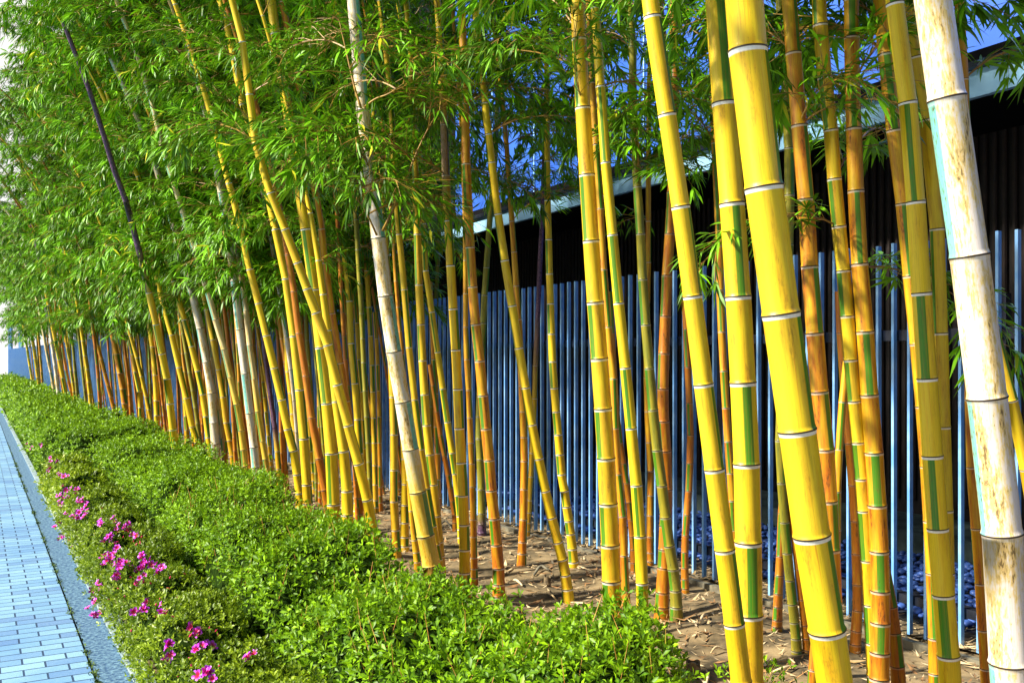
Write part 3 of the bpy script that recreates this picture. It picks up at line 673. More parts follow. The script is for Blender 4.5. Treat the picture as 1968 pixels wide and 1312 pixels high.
C([(552,480),(565,560),(577,656),(588,722),(599,802),(610,860),(622,925),(628,960)], 17, 12, 2.6, 'b', 'red orange culm slanting behind the yellow one with dark green right edge', nodes=[560,640,722,802,880,940], first_branch=2.3, br_rate=0.8)
C([(400,200),(430,315),(440,352),(464,440),(480,517),(497,582),(512,644),(527,706),(541,767),(553,823),(564,865),(575,937)], 17, 11, 2.55, 'y', 'leaning yellow culm with green right panels over the dark fallen stem', stripe=(1.0, 620), nodes=[240,352,440,517,582,644,706,767,823,865,910], first_branch=2.3, br_rate=1.1)
C([(500,330),(515,430),(524,470),(538,560),(541,586),(551,648),(560,710),(567,770),(573,850),(576,900)], 10, 9, 2.9, 'p', 'thin grey white culm with dark blotches behind two yellow ones', nodes=[470,530,586,648,710,770,830], first_branch=2.4)
C([(538,480),(545,600),(551,660),(554,713),(559,754),(563,794),(566,826),(572,905)], 13, 9, 2.9, 'g', 'thin orange culm with green joints behind the leaning yellow one', stripe=(0.4, 770), nodes=[540,600,660,713,754,794,826,860], first_branch=2.4)
C([(541,470),(541,600),(541,673),(540,709),(540,780),(541,850),(543,915)], 9, 8, 3.2, 'b', 'upright thin dark brown culm before the far fence', nodes=[540,600,640,673,709,745,790,830,870], first_branch=2.3)
C([(578,440),(585,540),(588,602),(590,653),(594,702),(600,780),(606,870)], 9, 8, 3.3, 'l', 'thin olive culm upright behind the lime streaked group', nodes=[500,550,602,653,702,750,800], first_branch=2.3)
C([(606,600),(612,700),(613,780),(614,850),(615,925)], 8, 7, 3.2, 'o', 'thin orange upright culm left of the lime streaked foot', nodes=[640,690,736,780,820,860], first_branch=2.3)
C([(650,440),(656,560),(661,646),(664,690),(671,770),(678,850),(684,935)], 9, 8, 3.1, 'b', 'thin brown culm right of the lime streaked one', nodes=[500,560,600,646,690,740,790,840], first_branch=2.3)
C([(640,300),(655,430),(670,560),(675,659),(682,736),(687,805),(691,870),(689,930),(686,990)], 14, 11, None, 'y', 'slim yellow culm with dark green panels before the left end of the bright fence', stripe=(0.7, 700), nodes=[400,490,578,659,736,805,870,930,965], first_branch=2.4)
C([(672,420),(680,540),(686,620),(690,690),(696,752),(701,830),(705,900),(708,965)], 10, 8, None, 'g', 'thin greenish yellow culm just right of the slim panelled one', nodes=[500,560,620,690,752,805,860,905], first_branch=2.4)
C([(683,400),(690,520),(695,602),(697,650),(699,696),(703,770),(708,860),(711,930)], 10, 10, 3.1, 'l', 'thin olive culm third in the cluster at the bright fence end', nodes=[480,545,602,650,696,750,800,850], first_branch=2.3)
C([(695,380),(702,480),(709,590),(715,701),(718,802),(721,900),(722,985)], 11, 9, None, 'g', 'thin orange green culm next to the thick whitish one above the soil', stripe=(0.4, 750), nodes=[450,520,590,645,701,752,802,850,893,930,960], first_branch=2.4)
C([(720,600),(726,700),(729,820),(731,980)], 9, 8, None, 'o', 'thin orange upright culm close left of the thick whitish one', nodes=[650,700,750,800,850,895,935], first_branch=9, ext=False)
C([(742,300),(755,440),(761,540),(769,636),(777,720),(784,800)], 8, 8, 3.1, 'o', 'thin orange culm glimpsed right of the thick whitish one', nodes=[400,470,540,590,636,680,720], first_branch=2.4)
# the left half, thinner in the picture because it stands further off
C([(120,40),(136,80),(172,174),(202,268),(219,325),(242,386),(262,460),(286,561),(300,622),(311,678),(321,726),(327,774),(332,824),(337,858)], 15, 8, 2.05, 'y', 'leaning culm, yellow below and purple sheathed high up, clear of the others', dk=(-500, 561), stripe=(-0.9, 650), nodes=[80,174,268,325,386,473,561,622,678,726,774,824], ext=False, first_branch=4.9, br_rate=0.5, LK=3.2)
C([(10,180),(25,240),(38,300),(50,380),(63,440),(77,500),(87,554),(94,586),(100,621),(107,655),(114,690),(121,725),(128,760),(133,784)], 9, 5, 2.0, 'y', 'leaning yellow culm with dark purple upper length at the far hedge', dk=(200, 554), stripe=(-0.5, 605), nodes=[300,400,480,554,586,621,655,690,725,760], ext=False, first_branch=4.9, br_rate=0.6, LK=1.6)
C([(225,240),(250,340),(281,440),(296,510),(312,577),(330,643),(344,705),(358,764),(369,819),(377,842)], 12, 9, 2.5, 'y', 'slim leaning yellow culm with green panels, first right of the purple topped one', stripe=(0.7, 610), nodes=[340,440,511,577,643,705,764,819], first_branch=2.4)
C([(280,380),(305,455),(325,510),(344,574),(354,614),(368,665),(380,712),(390,757),(396,799),(401,839),(405,866)], 13, 9, 2.5, 'y', 'yellow culm with clear green blocks left of the thick grey white one', stripe=(0.1, 640), nodes=[455,540,614,665,712,757,799,839], first_branch=2.3)
C([(325,400),(345,480),(358,525),(370,564),(385,631),(397,695),(407,755),(411,812),(414,854)], 17, 13, 2.45, 'p', 'thickest grey white culm of the far half with purplish patches', nodes=[500,564,631,695,755,812], stripe=(-1.3, 660), first_branch=2.3)
C([(365,460),(382,530),(398,594),(409,652),(420,709),(429,762),(435,811),(444,856)], 12, 9, 2.6, 'g', 'dull yellow green culm between the grey white one and the pale leaning one', stripe=(0.8, 620), nodes=[530,594,652,709,762,811], first_branch=2.3)
C([(235,30),(262,100),(280,158),(298,221),(312,285),(331,342),(352,410),(376,487),(399,559),(414,614),(431,671),(443,724),(455,776),(464,827),(469,872)], 13, 9, 2.5, 'q', 'long leaning pale culm turning yellow low down, rising through the leaves', stripe=(-1.0, 590), palebelow=760, nodes=[158,221,285,342,410,487,559,614,671,724,776,827], first_branch=2.75)
C([(420,340),(432,410),(443,474),(450,540),(461,633),(471,718),(480,794),(488,859),(491,893)], 16, 14, 2.45, 'p', 'creamy white upright culm with black rings, thick for the far half', nodes=[440,540,633,718,794,859], first_branch=2.4)
C([(440,400),(455,470),(465,540),(473,597),(480,663),(489,728),(496,790),(505,847),(512,893)], 12, 10, 2.6, 'q', 'pinkish white culm turning orange below, right beside the creamy one', palebelow=800, nodes=[470,540,597,663,728,790,847], first_branch=2.4)
C([(503,600),(507,655),(514,720),(522,777),(530,834),(533,866),(538,930)], 11, 7, 3.0, 'g', 'fallen looking dark purple stem against the blue fence', dk=(400, 862), nodes=[690,760,820,866,900], ext=False, first_branch=9)
C([(262,450),(276,540),(284,600),(293,666),(299,720),(301,769),(302,812)], 12, 8, 2.75, 'y', 'upright yellow culm with green panel beside the purple topped leaning one', stripe=(0.6, 690), nodes=[500,600,666,720,769], first_branch=2.3)
C([(210,480),(228,560),(239,600),(251,645),(263,687),(272,723),(281,762),(291,812)], 8, 6, 2.6, 'y', 'thin leaning yellow culm left of the upright panelled one', stripe=(0.7, 700), nodes=[520,600,645,687,723,762], first_branch=2.2)
C([(222,480),(238,570),(248,640),(255,680),(260,714),(268,752),(271,810)], 10, 7, 2.6, 'g', 'orange yellow culm just behind the thin leaning one', nodes=[570,640,680,714,752,783], first_branch=2.2)
C([(192,510),(203,570),(213,625),(224,680),(231,717),(236,747),(242,792)], 13, 9, 2.7, 'o', 'thick orange culm among dark thin ones in the far stand', nodes=[600,640,680,717,747,775], first_branch=2.2)
far = [([(155,520),(173,608),(185,655),(195,690),(206,735),(218,783)], 8, 'o'), ([(140,540),(155,624),(161,670),(167,708),(173,765)], 7, 'y'),
 ([(170,560),(181,650),(187,705),(192,775)], 7, 'b'), ([(36,580),(48,641),(55,690),(61,725)], 5, 'y'), ([(50,590),(63,655),(68,690),(73,727)], 7, 'g'),
 ([(60,560),(73,638),(78,690),(81,728)], 5, 'o'), ([(72,580),(85,648),(92,690),(99,722)], 6, 'q'), ([(80,560),(94,621),(101,670),(110,735)], 7, 'p'),
 ([(98,550),(111,611),(122,680),(129,720),(137,754)], 6, 'b'), ([(112,570),(126,648),(135,700),(142,750)], 6, 'g'), ([(128,590),(139,655),(144,710),(148,754)], 6, 'l'),
 ([(138,560),(150,634),(156,690),(164,760)], 6, 'l'), ([(320,520),(332,590),(340,650),(350,710),(357,790),(360,840)], 9, 'g'), ([(345,610),(352,690),(362,760),(372,850)], 7, 'o'),
 ([(232,600),(241,680),(248,740),(252,800)], 7, 'b'), ([(300,560),(309,620),(315,680),(325,760),(330,800)], 6, 'o'), ([(385,600),(392,680),(400,760),(408,830)], 6, 'o'),
 ([(418,560),(424,640),(428,700),(430,780),(434,860)], 7, 'o'), ([(430,590),(438,660),(444,730),(448,800),(452,870)], 8, 'b'), ([(452,600),(458,700),(462,790),(470,880)], 7, 'o'),
 ([(340,560),(352,640),(362,700),(374,770),(384,845)], 9, 'l'), ([(404,660),(414,740),(421,800),(428,862)], 7, 'q')]
for pts, w, tn in far:
    word = {'o': 'thin orange', 'y': 'thin yellow', 'b': 'thin red brown', 'g': 'thin yellow green', 'l': 'thin dull olive', 'p': 'thin grey white', 'q': 'thin pale straw'}[tn]
    C(pts, w, w * 0.8, (2.55 if pts[-1][0] > 200 else 2.0), tn, word + (' culm between the purple topped leaning culm and the creamy one' if pts[-1][0] > 300 else ' culm in the dark cluster left of the purple topped culm' if pts[-1][0] > 160 else ' culm near the far leaning yellow and purple one' if pts[-1][0] > 112 else ' culm by the blue posts at the very end of the grove'), first_branch=2.2, group='thin culms crowding the far part of the grove')

# second and third rows: many thin shaded culms that only glimpse through
SEC = 'shaded thin culms behind the front row'
k = 0
for s_ in np.concatenate([np.linspace(9.0, 24, 125), np.linspace(24.5, 50, 56)]):
    off = random.uniform(2.9, 4.25) if s_ < 24 else random.uniform(2.2, 4.2)
    x, y, _ = so(s_ + random.uniform(-0.15, 0.15), off)
    px = CX + F * x / y; d = random.uniform(0.030, 0.062) * (1.25 if s_ > 24 else 1)
    lean = random.uniform(0.02, 0.17); yb = HY + F * H / y
    zt = 3.0; yt = HY - (zt - H) / y * F
    bow = random.uniform(-0.02, 0.03)
    ptx = [(px - lean * (yb - q) - bow * (yb - q) ** 2 / (yb - yt), q) for q in np.linspace(yt, yb, 4)]
    w = d * F / y; tn = random.choice('bbbbolg')  # mostly red brown: shade of the grove's interior put into the colour
    word = {'o': 'orange', 'b': 'red brown', 'g': 'greenish yellow', 'l': 'dull olive'}[tn]
    add_culm(ptx, w, w * 0.8, None, tn, label='shaded %s %s culm %s' % ('very thin' if d < 0.045 else 'thin', word, 'behind the row beside the crossing yellow pair' if px > 480 else 'behind the creamy white and pinkish culms' if px > 420 else 'behind the thickest grey white culm' if px > 350 else 'behind the foot of the purple topped culm' if px > 270 else 'left of the purple topped culm foot' if px > 200 else 'near the far hedge end' if px > 140 else 'at the farthest grove end by the blue posts'), group=SEC, first_branch=2.15 + 0.02 * max(0, s_ - 10), br_rate=0.9)
    k += 1

# ------------------------------------------------------------------ slatted metal fence
FO = 4.67
fence = bpy.data.objects.new('fence', None); COL.objects.link(fence); fence.location = so(3.0, FO, 0, DF, NF)
tag(fence, 'tall blue metal fence of upright slats behind the bamboo', 'fence')
fb = np.array(so(3.0, FO, 0, DF, NF))
def floc(mb): mb.v = [tuple(np.array(v) - fb) for v in mb.v]; return mb
bay = 2.0; s_ = 2.4; pitch = 0.1008
while s_ < 62:
    mb = MB(); q = s_
    while q < s_ + bay - 1e-6:
        c = so(q, FO, 0, DF, NF); jz = random.uniform(-0.004, 0.004)
        mb.box(c[:2], DF, NF, 0.0080, 0.0150, 0.03 + jz, 2.207 + jz)
        q += pitch
    floc(mb).build('slat_panel', M_SLAT, fence)
    for z0, z1, dz in ((0.185, 0.235, 0), (1.66, 1.72, 0)):
        mb = MB(); c = so(s_ + bay / 2, FO + 0.055, 0, DF, NF)
        mb.box(c[:2], DF, NF, bay / 2 - 0.002, 0.035, z0, z1); floc(mb).build('rail', M_RAIL, fence)
    mb = MB(); c = so(s_ + 0.35, FO + 0.125, 0, DF, NF); mb.box(c[:2], DF, NF, 0.03, 0.025, 0.0, 1.9); floc(mb).build('post', M_RAIL, fence)
    s_ = q
# edging strip before the fence, in lengths
for k, a in enumerate(np.arange(1.5, 24, 2.4)):
    mb = MB(); c = so(a + 1.2, 4.515, 0, DF, NF); mb.box(c[:2], DF, NF, 1.19, 0.022, -0.02, 0.045)
    mb.box(so(a + 1.2, 4.565, 0, DF, NF)[:2], DF, NF, 1.19, 0.014, -0.02, 0.022)
    o = mb.build('edging_strip', M_EDGE); tag(o, kind='structure')

# ------------------------------------------------------------------ pebble bed behind the fence
strip('fence_foot_soil', -1, 16, 4.70, 5.02, 0.016, M_SOIL, DF, NF)
strip('pebble_bed_ground', -1, 40, 5.03, 6.56, 0.012, M_PEBBASE, DF, NF)
def pebble_field():
    import bmesh
    bm = bmesh.new(); bmesh.ops.create_icosphere(bm, subdivisions=2, radius=1.0)
    bv = np.array([v.co[:] for v in bm.verts]); bf = np.array([[v.index for v in f.verts] for f in bm.faces]); bm.free()
    V = []; Fc = []; nn = 0
    r2 = np.random.default_rng(5)
    def add(n, s0, s1, o0, o1, sz):
        nonlocal nn
        for _ in range(n):
            s = r2.uniform(s0, s1); o = r2.uniform(o0, o1); a = r2.uniform(0, 6.28); r = sz * r2.uniform(0.7, 1.35)
            v = bv * np.array([1, r2.uniform(.6, .85), r2.uniform(.4, .6)]) * r
            ca, sa = math.cos(a), math.sin(a); t = r2.uniform(-.5, .5)
            v = v @ np.array([[ca, -sa, 0], [sa, ca, 0], [0, 0, 1]]).T
            v = v @ np.array([[1, 0, 0], [0, math.cos(t), -math.sin(t)], [0, math.sin(t), math.cos(t)]]).T
            x, y, _z = so(s, o, 0, DF, NF)
            V.append(v + np.array([x, y, 0.03 + r2.uniform(0, 0.03)])); Fc.append(bf + nn); nn += len(bv)
    add(2600, 1.2, 6.5, 5.0, 6.54, 0.030); add(1700, 6.5, 11.5, 5.0, 6.54, 0.036); add(900, 11.5, 20, 5.0, 6.54, 0.05)
    return mesh('pebbles', np.vstack(V), np.vstack(Fc), [M_PEB], smooth=True)
tag(link('pebbles', pebble_field()), 'dark blue rounded pebbles covering the strip behind the fence', 'pebbles', kind='stuff')

# ------------------------------------------------------------------ dark building behind
bld = bpy.data.objects.new('building', None); COL.objects.link(bld); bb = np.array(so(2.0, 7.3, 0, DB, NB)); bld.location = tuple(bb)
tag(bld, 'dark building with black eaves, pale blue roof edge and blue upper wall behind the fence', 'building')
def bpart(name, mat, s0, s1, o0, o1, z0, z1):
    mb = MB(); c = so((s0 + s1) / 2, (o0 + o1) / 2, 0, DB, NB); mb.box(c[:2], DB, NB, (s1 - s0) / 2, (o1 - o0) / 2, z0, z1)
    mb.v = [tuple(np.array(v) - bb) for v in mb.v]; return mb.build(name, mat, bld)
S0, S1 = -6, 78
bpart('wall', M_DARKWALL, S0, S1, 7.42, 7.7, 0.0, 3.50)
bpart('soffit', M_SOFFIT, S0, S1, 6.36, 7.9, 3.505, 3.56)
bpart('fascia', M_FASCIA, S0, S1, 6.30, 6.355, 3.495, 3.695)
bpart('roof_edge', M_SOFFIT, S0, S1, 6.36, 7.0, 3.70, 3.86)
bpart('gutter', M_RAIL, S0, S1, 6.24, 6.295, 3.70, 3.745)
bpart('upper_wall', M_SOFFIT, 17.52, S1, 8.1, 8.4, 3.70, 11.5)  # far stretch made black as a dark backdrop behind the leaves
bpart('upper_wall', M_CLAD, S0, 17.5, 8.1, 8.4, 3.70, 11.5)
bpart('roof', M_SOFFIT, S0, S1, 7.0, 8.09, 3.70, 3.78)
for a in np.arange(S0 + 1, 17, 1.6):
    bpart('cladding_seam', M_FASCIA, a - 0.012, a + 0.012, 8.075, 8.098, 3.79, 11.45)
bt = MB()
for a in np.arange(S0, 26, 0.09):
    c = so(a, 7.395, 0, DB, NB); bt.tube([(c[0], c[1], 0.26), (c[0], c[1], 3.49)], 0.021, 6)
bt.v = [tuple(np.array(v) - bb) for v in bt.v]; bt.build('batten_screen', M_BATTEN, bld, smooth=False)
mb = MB(); c = so(18, 6.98, 0, DF, NF); mb.box(c[:2], DF, NF, 21, 0.40, 0.0, 0.21)
tag(mb.build('plinth', M_PLINTH), 'low grey green stone step between the pebbles and the dark building', 'step')

# white slab added to stand in for bright sky, then the far posts
fw = bpy.data.objects.new('white_backdrop', None); COL.objects.link(fw); fw.location = (-75, 92, 0)
tag(fw, 'white backdrop added as bright sky far past the left end of the grove', 'building')
mb = MB(); mb.box((23.0, 6), (1, 0), (0, 1), 8.0, 4, 0, 52.0); mb.build('wall', M_BACKDROP, fw)
for px in (20, 40):
    o = MB(); x, y = (px - CX) / F * 60, 60; o.box((0, 0), (1, 0), (0, 1), 0.10, 0.10, 0, 3.9)
    o.box((0, 0), (1, 0), (0, 1), 0.16, 0.16, 3.905, 4.05); o.box((0, 0), (1, 0), (0, 1), 0.17, 0.17, -0.03, 0.12)
    pz = o.build('post', M_FARBLUE, loc=(x, y, 0))
    tag(pz, 'far blue post nearer the bamboo' if px == 40 else 'far blue post nearer the path, left of the other', 'post', 'blue posts at the far end of the path')

# ------------------------------------------------------------------ hedge
def back(s): return np.interp(s, [1.6, 2.4, 2.9, 3.5, 4.8, 6.5, 10, 20, 70], [2.2, 2.42, 2.40, 2.2, 1.98, 2.08, 2.25, 2.05, 1.8])
def lump(s, o):
    return (0.045 * np.sin(s * 2.3 + o * 1.1) + 0.05 * np.sin(s * 5.1 - o * 3.3 + 1.3) + 0.035 * np.sin(o * 9.0 + s * 2.7) * np.sin(s * 4.0 - o) + 0.028 * np.sin(s * 13 + o * 7) * np.sin(o * 15 - s * 4))
def front(s): return np.interp(s, [0, 12.2, 13.5, 80], [1.24, 1.20, 0.72, 0.70])
def htop(s, o):
    f = front(s); b = back(s)
    u = np.clip((o - f) / np.maximum(b - f, .1), 0, 1)
    edge = np.minimum(1, np.minimum(u / 0.10, (1 - u) / 0.07)); edge = np.sqrt(np.clip(1 - (1 - edge) ** 2, 0, 1))
    X = s * DP[0] + o * NP[0]; er = np.clip((0.66 - X) / 0.22, 0, 1) if True else 1; er = np.sqrt(1 - (1 - er) ** 2)
    ht = np.interp(s, [0, 4, 7, 12, 14, 60], [0.50, 0.49, 0.52, 0.55, 0.62, 0.62])
    return (ht + 1.1 * lump(s + 0.25 * np.sin(s * 0.9 + o), o + 0.12 * np.sin(s * 1.7)) + 0.022 * np.sin(s * 0.83 + 2.0) + 0.022 * np.sin(s * 21 + o * 3) * np.sin(o * 19 - s * 7)) * edge * er

def leaves_mesh(name, C0, Nrm, size, width, mats, lv, seed, spread=1.0):
    """one leaf per row: C0 centre, Nrm outward direction; two-quad folded obovate leaves."""
    r = np.random.default_rng(seed); n = len(C0)
    d = r.normal(size=(n, 3)) * spread + Nrm * 0.9; d /= np.linalg.norm(d, axis=1)[:, None]
    up = Nrm + r.normal(size=(n, 3)) * 0.55
    s = np.cross(d, up); s /= np.linalg.norm(s, axis=1)[:, None] + 1e-9
    nn = np.cross(s, d); L = size[:, None]; Wd = (size * width)[:, None]
    base = C0; mid = base + d * L * 0.6 - nn * Wd * 0.14; tip = base + d * L - nn * L * 0.12
    a = base + d * L * 0.58 + s * Wd * 0.5; b = base + d * L * 0.58 - s * Wd * 0.5
    V = np.stack([base, a, tip, mid, b], 1).reshape(-1, 3)
    i = np.arange(n)[:, None] * 5
    Fq = np.stack([i + 0, i + 1, i + 2, i + 3, i + 0, i + 3, i + 2, i + 4], 1).reshape(n, 2, 4).reshape(-1, 4)
    uv = np.zeros((n, 2, 4, 2)); uv[..., 0] = lv[:, None, None]; uv[:, 0, 3, 1] = 1; uv[:, 1, 1, 1] = 1
    return mesh(name, V, Fq, mats, uvs={'UVMap': uv})

def rosettes(pos, nrm, size, per, seed, jit=0.35):
    """shoot tips: PER leaves fanned round each position."""
    r = np.random.default_rng(seed); n = len(pos)
    lean = nrm + r.normal(size=(n, 3)) * jit; lean /= np.linalg.norm(lean, axis=1)[:, None]
    ref = np.where(np.abs(lean[:, 2:3]) < 0.9, np.array([[0, 0, 1.0]]), np.array([[1.0, 0, 0]]))
    u = np.cross(lean, ref); u /= np.linalg.norm(u, axis=1)[:, None]; w = np.cross(lean, u)
    Vs = []; lvs = []; lv0 = r.random(n)
    out_V = []; out_lv = []
    for k in range(per):
        a = 2 * math.pi * (k * 0.382) + r.uniform(-.4, .4, n); tilt = r.uniform(0.35, 1.25, n)
        d = lean * np.cos(tilt)[:, None] + (u * np.cos(a)[:, None] + w * np.sin(a)[:, None]) * np.sin(tilt)[:, None]
        s = np.cross(d, lean); s /= np.linalg.norm(s, axis=1)[:, None] + 1e-9; nn = np.cross(s, d)
        L = (size * r.uniform(0.75, 1.2, n))[:, None]; Wd = L * 0.44
        b0 = pos - lean * (size * r.uniform(0, 0.8, n))[:, None] + d * L * 0.12
        a1 = b0 + d * L * 0.60 + s * Wd * 0.5; b1 = b0 + d * L * 0.60 - s * Wd * 0.5
        m = b0 + d * L * 0.62 - nn * Wd * 0.16; tip = b0 + d * L - nn * L * 0.16
        out_V.append(np.stack([b0, a1, tip, m, b1], 1)); out_lv.append(np.clip(0.6 * lv0 + 0.4 * r.random(n), 0, 0.999))
    V = np.concatenate(out_V).reshape(-1, 3); lv = np.concatenate(out_lv); n2 = len(lv)
    i = np.arange(n2)[:, None] * 5
    Fq = np.concatenate([i + np.array([[0, 1, 2, 3]]), i + np.array([[0, 3, 2, 4]])], 1).reshape(-1, 4)
    uv = np.zeros((n2, 2, 4, 2)); uv[..., 0] = lv[:, None, None]; uv[:, 0, 3, 1] = 1; uv[:, 1, 1, 1] = 1
    return V, Fq, uv

def surf_points(fn, srange, orange, n, seed, lo=0.02):
    r = np.random.default_rng(seed)
    s = r.uniform(*srange, n); o = r.uniform(*orange, n)
    z = fn(s, o); k = z > lo; s, o, z = s[k], o[k], z[k]
    e = 0.02
    gs = (fn(s + e, o) - fn(s - e, o)) / (2 * e); go = (fn(s, o + e) - fn(s, o - e)) / (2 * e)
    gs = np.clip(gs, -5, 5); go = np.clip(go, -5, 5)
    area = np.sqrt(1 + gs ** 2 + go ** 2)
    keep = r.random(len(s)) < area / 6.0
    s, o, z, gs, go = s[keep], o[keep], z[keep], gs[keep], go[keep]
    nx = -gs * DP[0] - go * NP[0]; ny = -gs * DP[1] - go * NP[1]
    nr = np.stack([nx, ny, np.ones_like(nx)], 1); nr /= np.linalg.norm(nr, axis=1)[:, None]
    p = np.stack([s * DP[0] + o * NP[0], s * DP[1] + o * NP[1], z], 1)
    return p, nr, s, o

def core_mesh(fn, s0, s1, o0, o1, ds, do, inset, mat):  # dark inset sheet added for the unlit inside of the foliage
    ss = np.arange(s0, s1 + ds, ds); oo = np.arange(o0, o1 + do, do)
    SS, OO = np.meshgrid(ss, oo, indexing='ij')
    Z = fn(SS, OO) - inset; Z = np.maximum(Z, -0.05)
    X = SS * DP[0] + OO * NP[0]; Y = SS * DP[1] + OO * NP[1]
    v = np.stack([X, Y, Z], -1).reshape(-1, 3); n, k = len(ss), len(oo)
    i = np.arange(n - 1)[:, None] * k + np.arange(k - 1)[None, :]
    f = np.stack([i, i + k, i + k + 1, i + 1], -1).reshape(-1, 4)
    return mesh('dark_core', v, f, [mat], smooth=True)

hedge = bpy.data.objects.new('hedge', None); COL.objects.link(hedge)
tag(hedge, 'long low bright green hedge between the path and the bamboo', 'hedge')
Vs = []; Fs = []; Us = []; nb = 0
for (a, b_, dens, size, sd_) in ((1.6, 5.2, 2900, 0.034, 1), (5.2, 9, 3000, 0.029, 2), (9, 15, 1700, 0.034, 3), (15, 27, 500, 0.062, 4), (27, 60, 150, 0.11, 5)):
    area = (b_ - a) * 1.9
    p, nr, s, o = surf_points(htop, (a, b_), (0.7, 2.6), int(dens * area * 2.2), sd_)
    r = np.random.default_rng(sd_ + 50)
    p = p + nr * r.normal(0.0, max(size * 0.75, 0.028), len(p))[:, None]
    tall = (r.random(len(p)) < 0.05) & (size < 0.045); p[tall, 2] += r.uniform(0.02, 0.07, tall.sum())
    nr2 = nr * 0.7 + np.array([[-0.1, -0.1, 0.55]]); nr2 /= np.linalg.norm(nr2, axis=1)[:, None]
    V, Fq, uv = rosettes(p, nr2, np.full(len(p), size), 5 if size < 0.06 else 4, sd_ + 9)
    Vs.append(V); Fs.append(Fq + nb); Us.append(uv); nb += len(V)
link('foliage', mesh('foliage', np.vstack(Vs), np.vstack(Fs), [M_HEDGE], uvs={'UVMap': np.concatenate([u.reshape(-1, 2) for u in Us])}), hedge)
link('dark_core', core_mesh(htop, 1.5, 60, 0.7, 2.6, 0.12, 0.06, 0.075, M_CORE), hedge)
# reddish new shoots standing out of the near hedge
sh = MB(); p, nr, s, o = surf_points(htop, (2.0, 7.5), (1.1, 2.45), 1500, 77, 0.3)
for q in p[:330]:
    t = np.array([random.uniform(-.5, .5), random.uniform(-.5, .5), 1.0]); t /= np.linalg.norm(t); l = random.uniform(0.05, 0.14)
    sh.tube([q - t * 0.04, q + t * l], [0.0016, 0.0009], 3, False)
sh.build('shoots', M_SHOOT, hedge)['kind'] = 'stuff'

# azalea bushes along the kerb
def az_fn(s0, s1, h, w0=0.655, w1=1.16):
    def fn(s, o):
        u = np.clip((s - s0) / (s1 - s0), 0, 1); v = np.clip((o - w0) / (w1 - w0), 0, 1)
        eu = np.clip(4 * u * (1 - u) * 1.6, 0, 1); ev = np.clip(4 * v * (1 - v) * 1.5, 0, 1)
        return (h + 0.9 * lump(s * 1.6, o * 1.9)) * np.sqrt(eu) * np.sqrt(ev)
    return fn
AZ = [(2.2, 3.9, 0.33, 'azalea bush lowest in the view with scattered magenta flowers and red buds'),
      (3.75, 5.3, 0.33, 'azalea bush by the kerb before the brick edge, few flowers, many leaves'),
      (5.1, 7.3, 0.36, 'azalea bush with the most open magenta flowers, middle of the kerb row'),
      (7.1, 9.6, 0.38, 'azalea bush with a dense cluster of pink blooms on its crest'),
      (9.4, 12.6, 0.40, 'farthest azalea bush with a few small pink flowers')]
def surf_hit(px, py, fn):
    d = np.array([(px - CX) / F, 1.0, -(py - HY) / F])
    for Y in np.arange(2.2, 22, 0.015):
        q = np.array([0, 0, H]) + d * Y
        s = q[0] * DP[0] + q[1] * DP[1]; o = q[0] * NP[0] + q[1] * NP[1]
        if q[2] <= float(fn(np.array(s), np.array(o))) : return q, s, o
        if q[2] < 0.03: return q, s, o
    return None
def petal_mesh(seed, kind):
    r = random.Random(seed); V = []; Fc = []
    if kind == 'flower':
        for k in range(5):
            a = 2 * math.pi * k / 5 + r.uniform(-.15, .15); R = 0.033 * r.uniform(.85, 1.1); lift = r.uniform(0.002, 0.016)
            ca, sa = math.cos(a), math.sin(a); b = len(V)
            for (rr, off, z) in ((0.003, 0.003, -0.012), (0.003, -0.003, -0.012), (R * .55, 0.011, lift * .7), (R * .55, 0, lift * .2), (R * .55, -0.011, lift * .7), (R * .85, 0.010, lift * 1.0), (R * .85, -0.010, lift * 1.0), (R * 1.02, 0, lift * .8)):
                V.append((rr * ca - off * sa, rr * sa + off * ca, z))
            Fc += [[b, b + 1, b + 4, b + 3], [b, b + 3, b + 2], [b + 2, b + 3, b + 7, b + 5], [b + 3, b + 4, b + 6, b + 7]]
        for k in range(4):
            a = r.uniform(0, 6.28); b = len(V); V += [(0.001, 0, -0.01), (-0.001, 0, -0.01), (0.012 * math.cos(a), 0.012 * math.sin(a), 0.022)]; Fc.append([b, b + 1, b + 2])
    else:
        n = 6
        for i, (rr, z) in enumerate(((0.002, -0.008), (0.0055, 0.0), (0.006, 0.008), (0.0035, 0.017), (0.0006, 0.023))):
            for k in range(n): V.append((rr * math.cos(6.283 * k / n + i * .3), rr * math.sin(6.283 * k / n + i * .3), z))
        for i in range(4):
            for k in range(n): Fc.append([i * n + k, i * n + (k + 1) % n, (i + 1) * n + (k + 1) % n, (i + 1) * n + k])
    return mesh(kind, V, Fc, [M_PETAL if kind == 'flower' else M_BUD])
FL = [petal_mesh(i, 'flower') for i in range(4)]; BD = [petal_mesh(9 + i, 'bud') for i in range(2)]
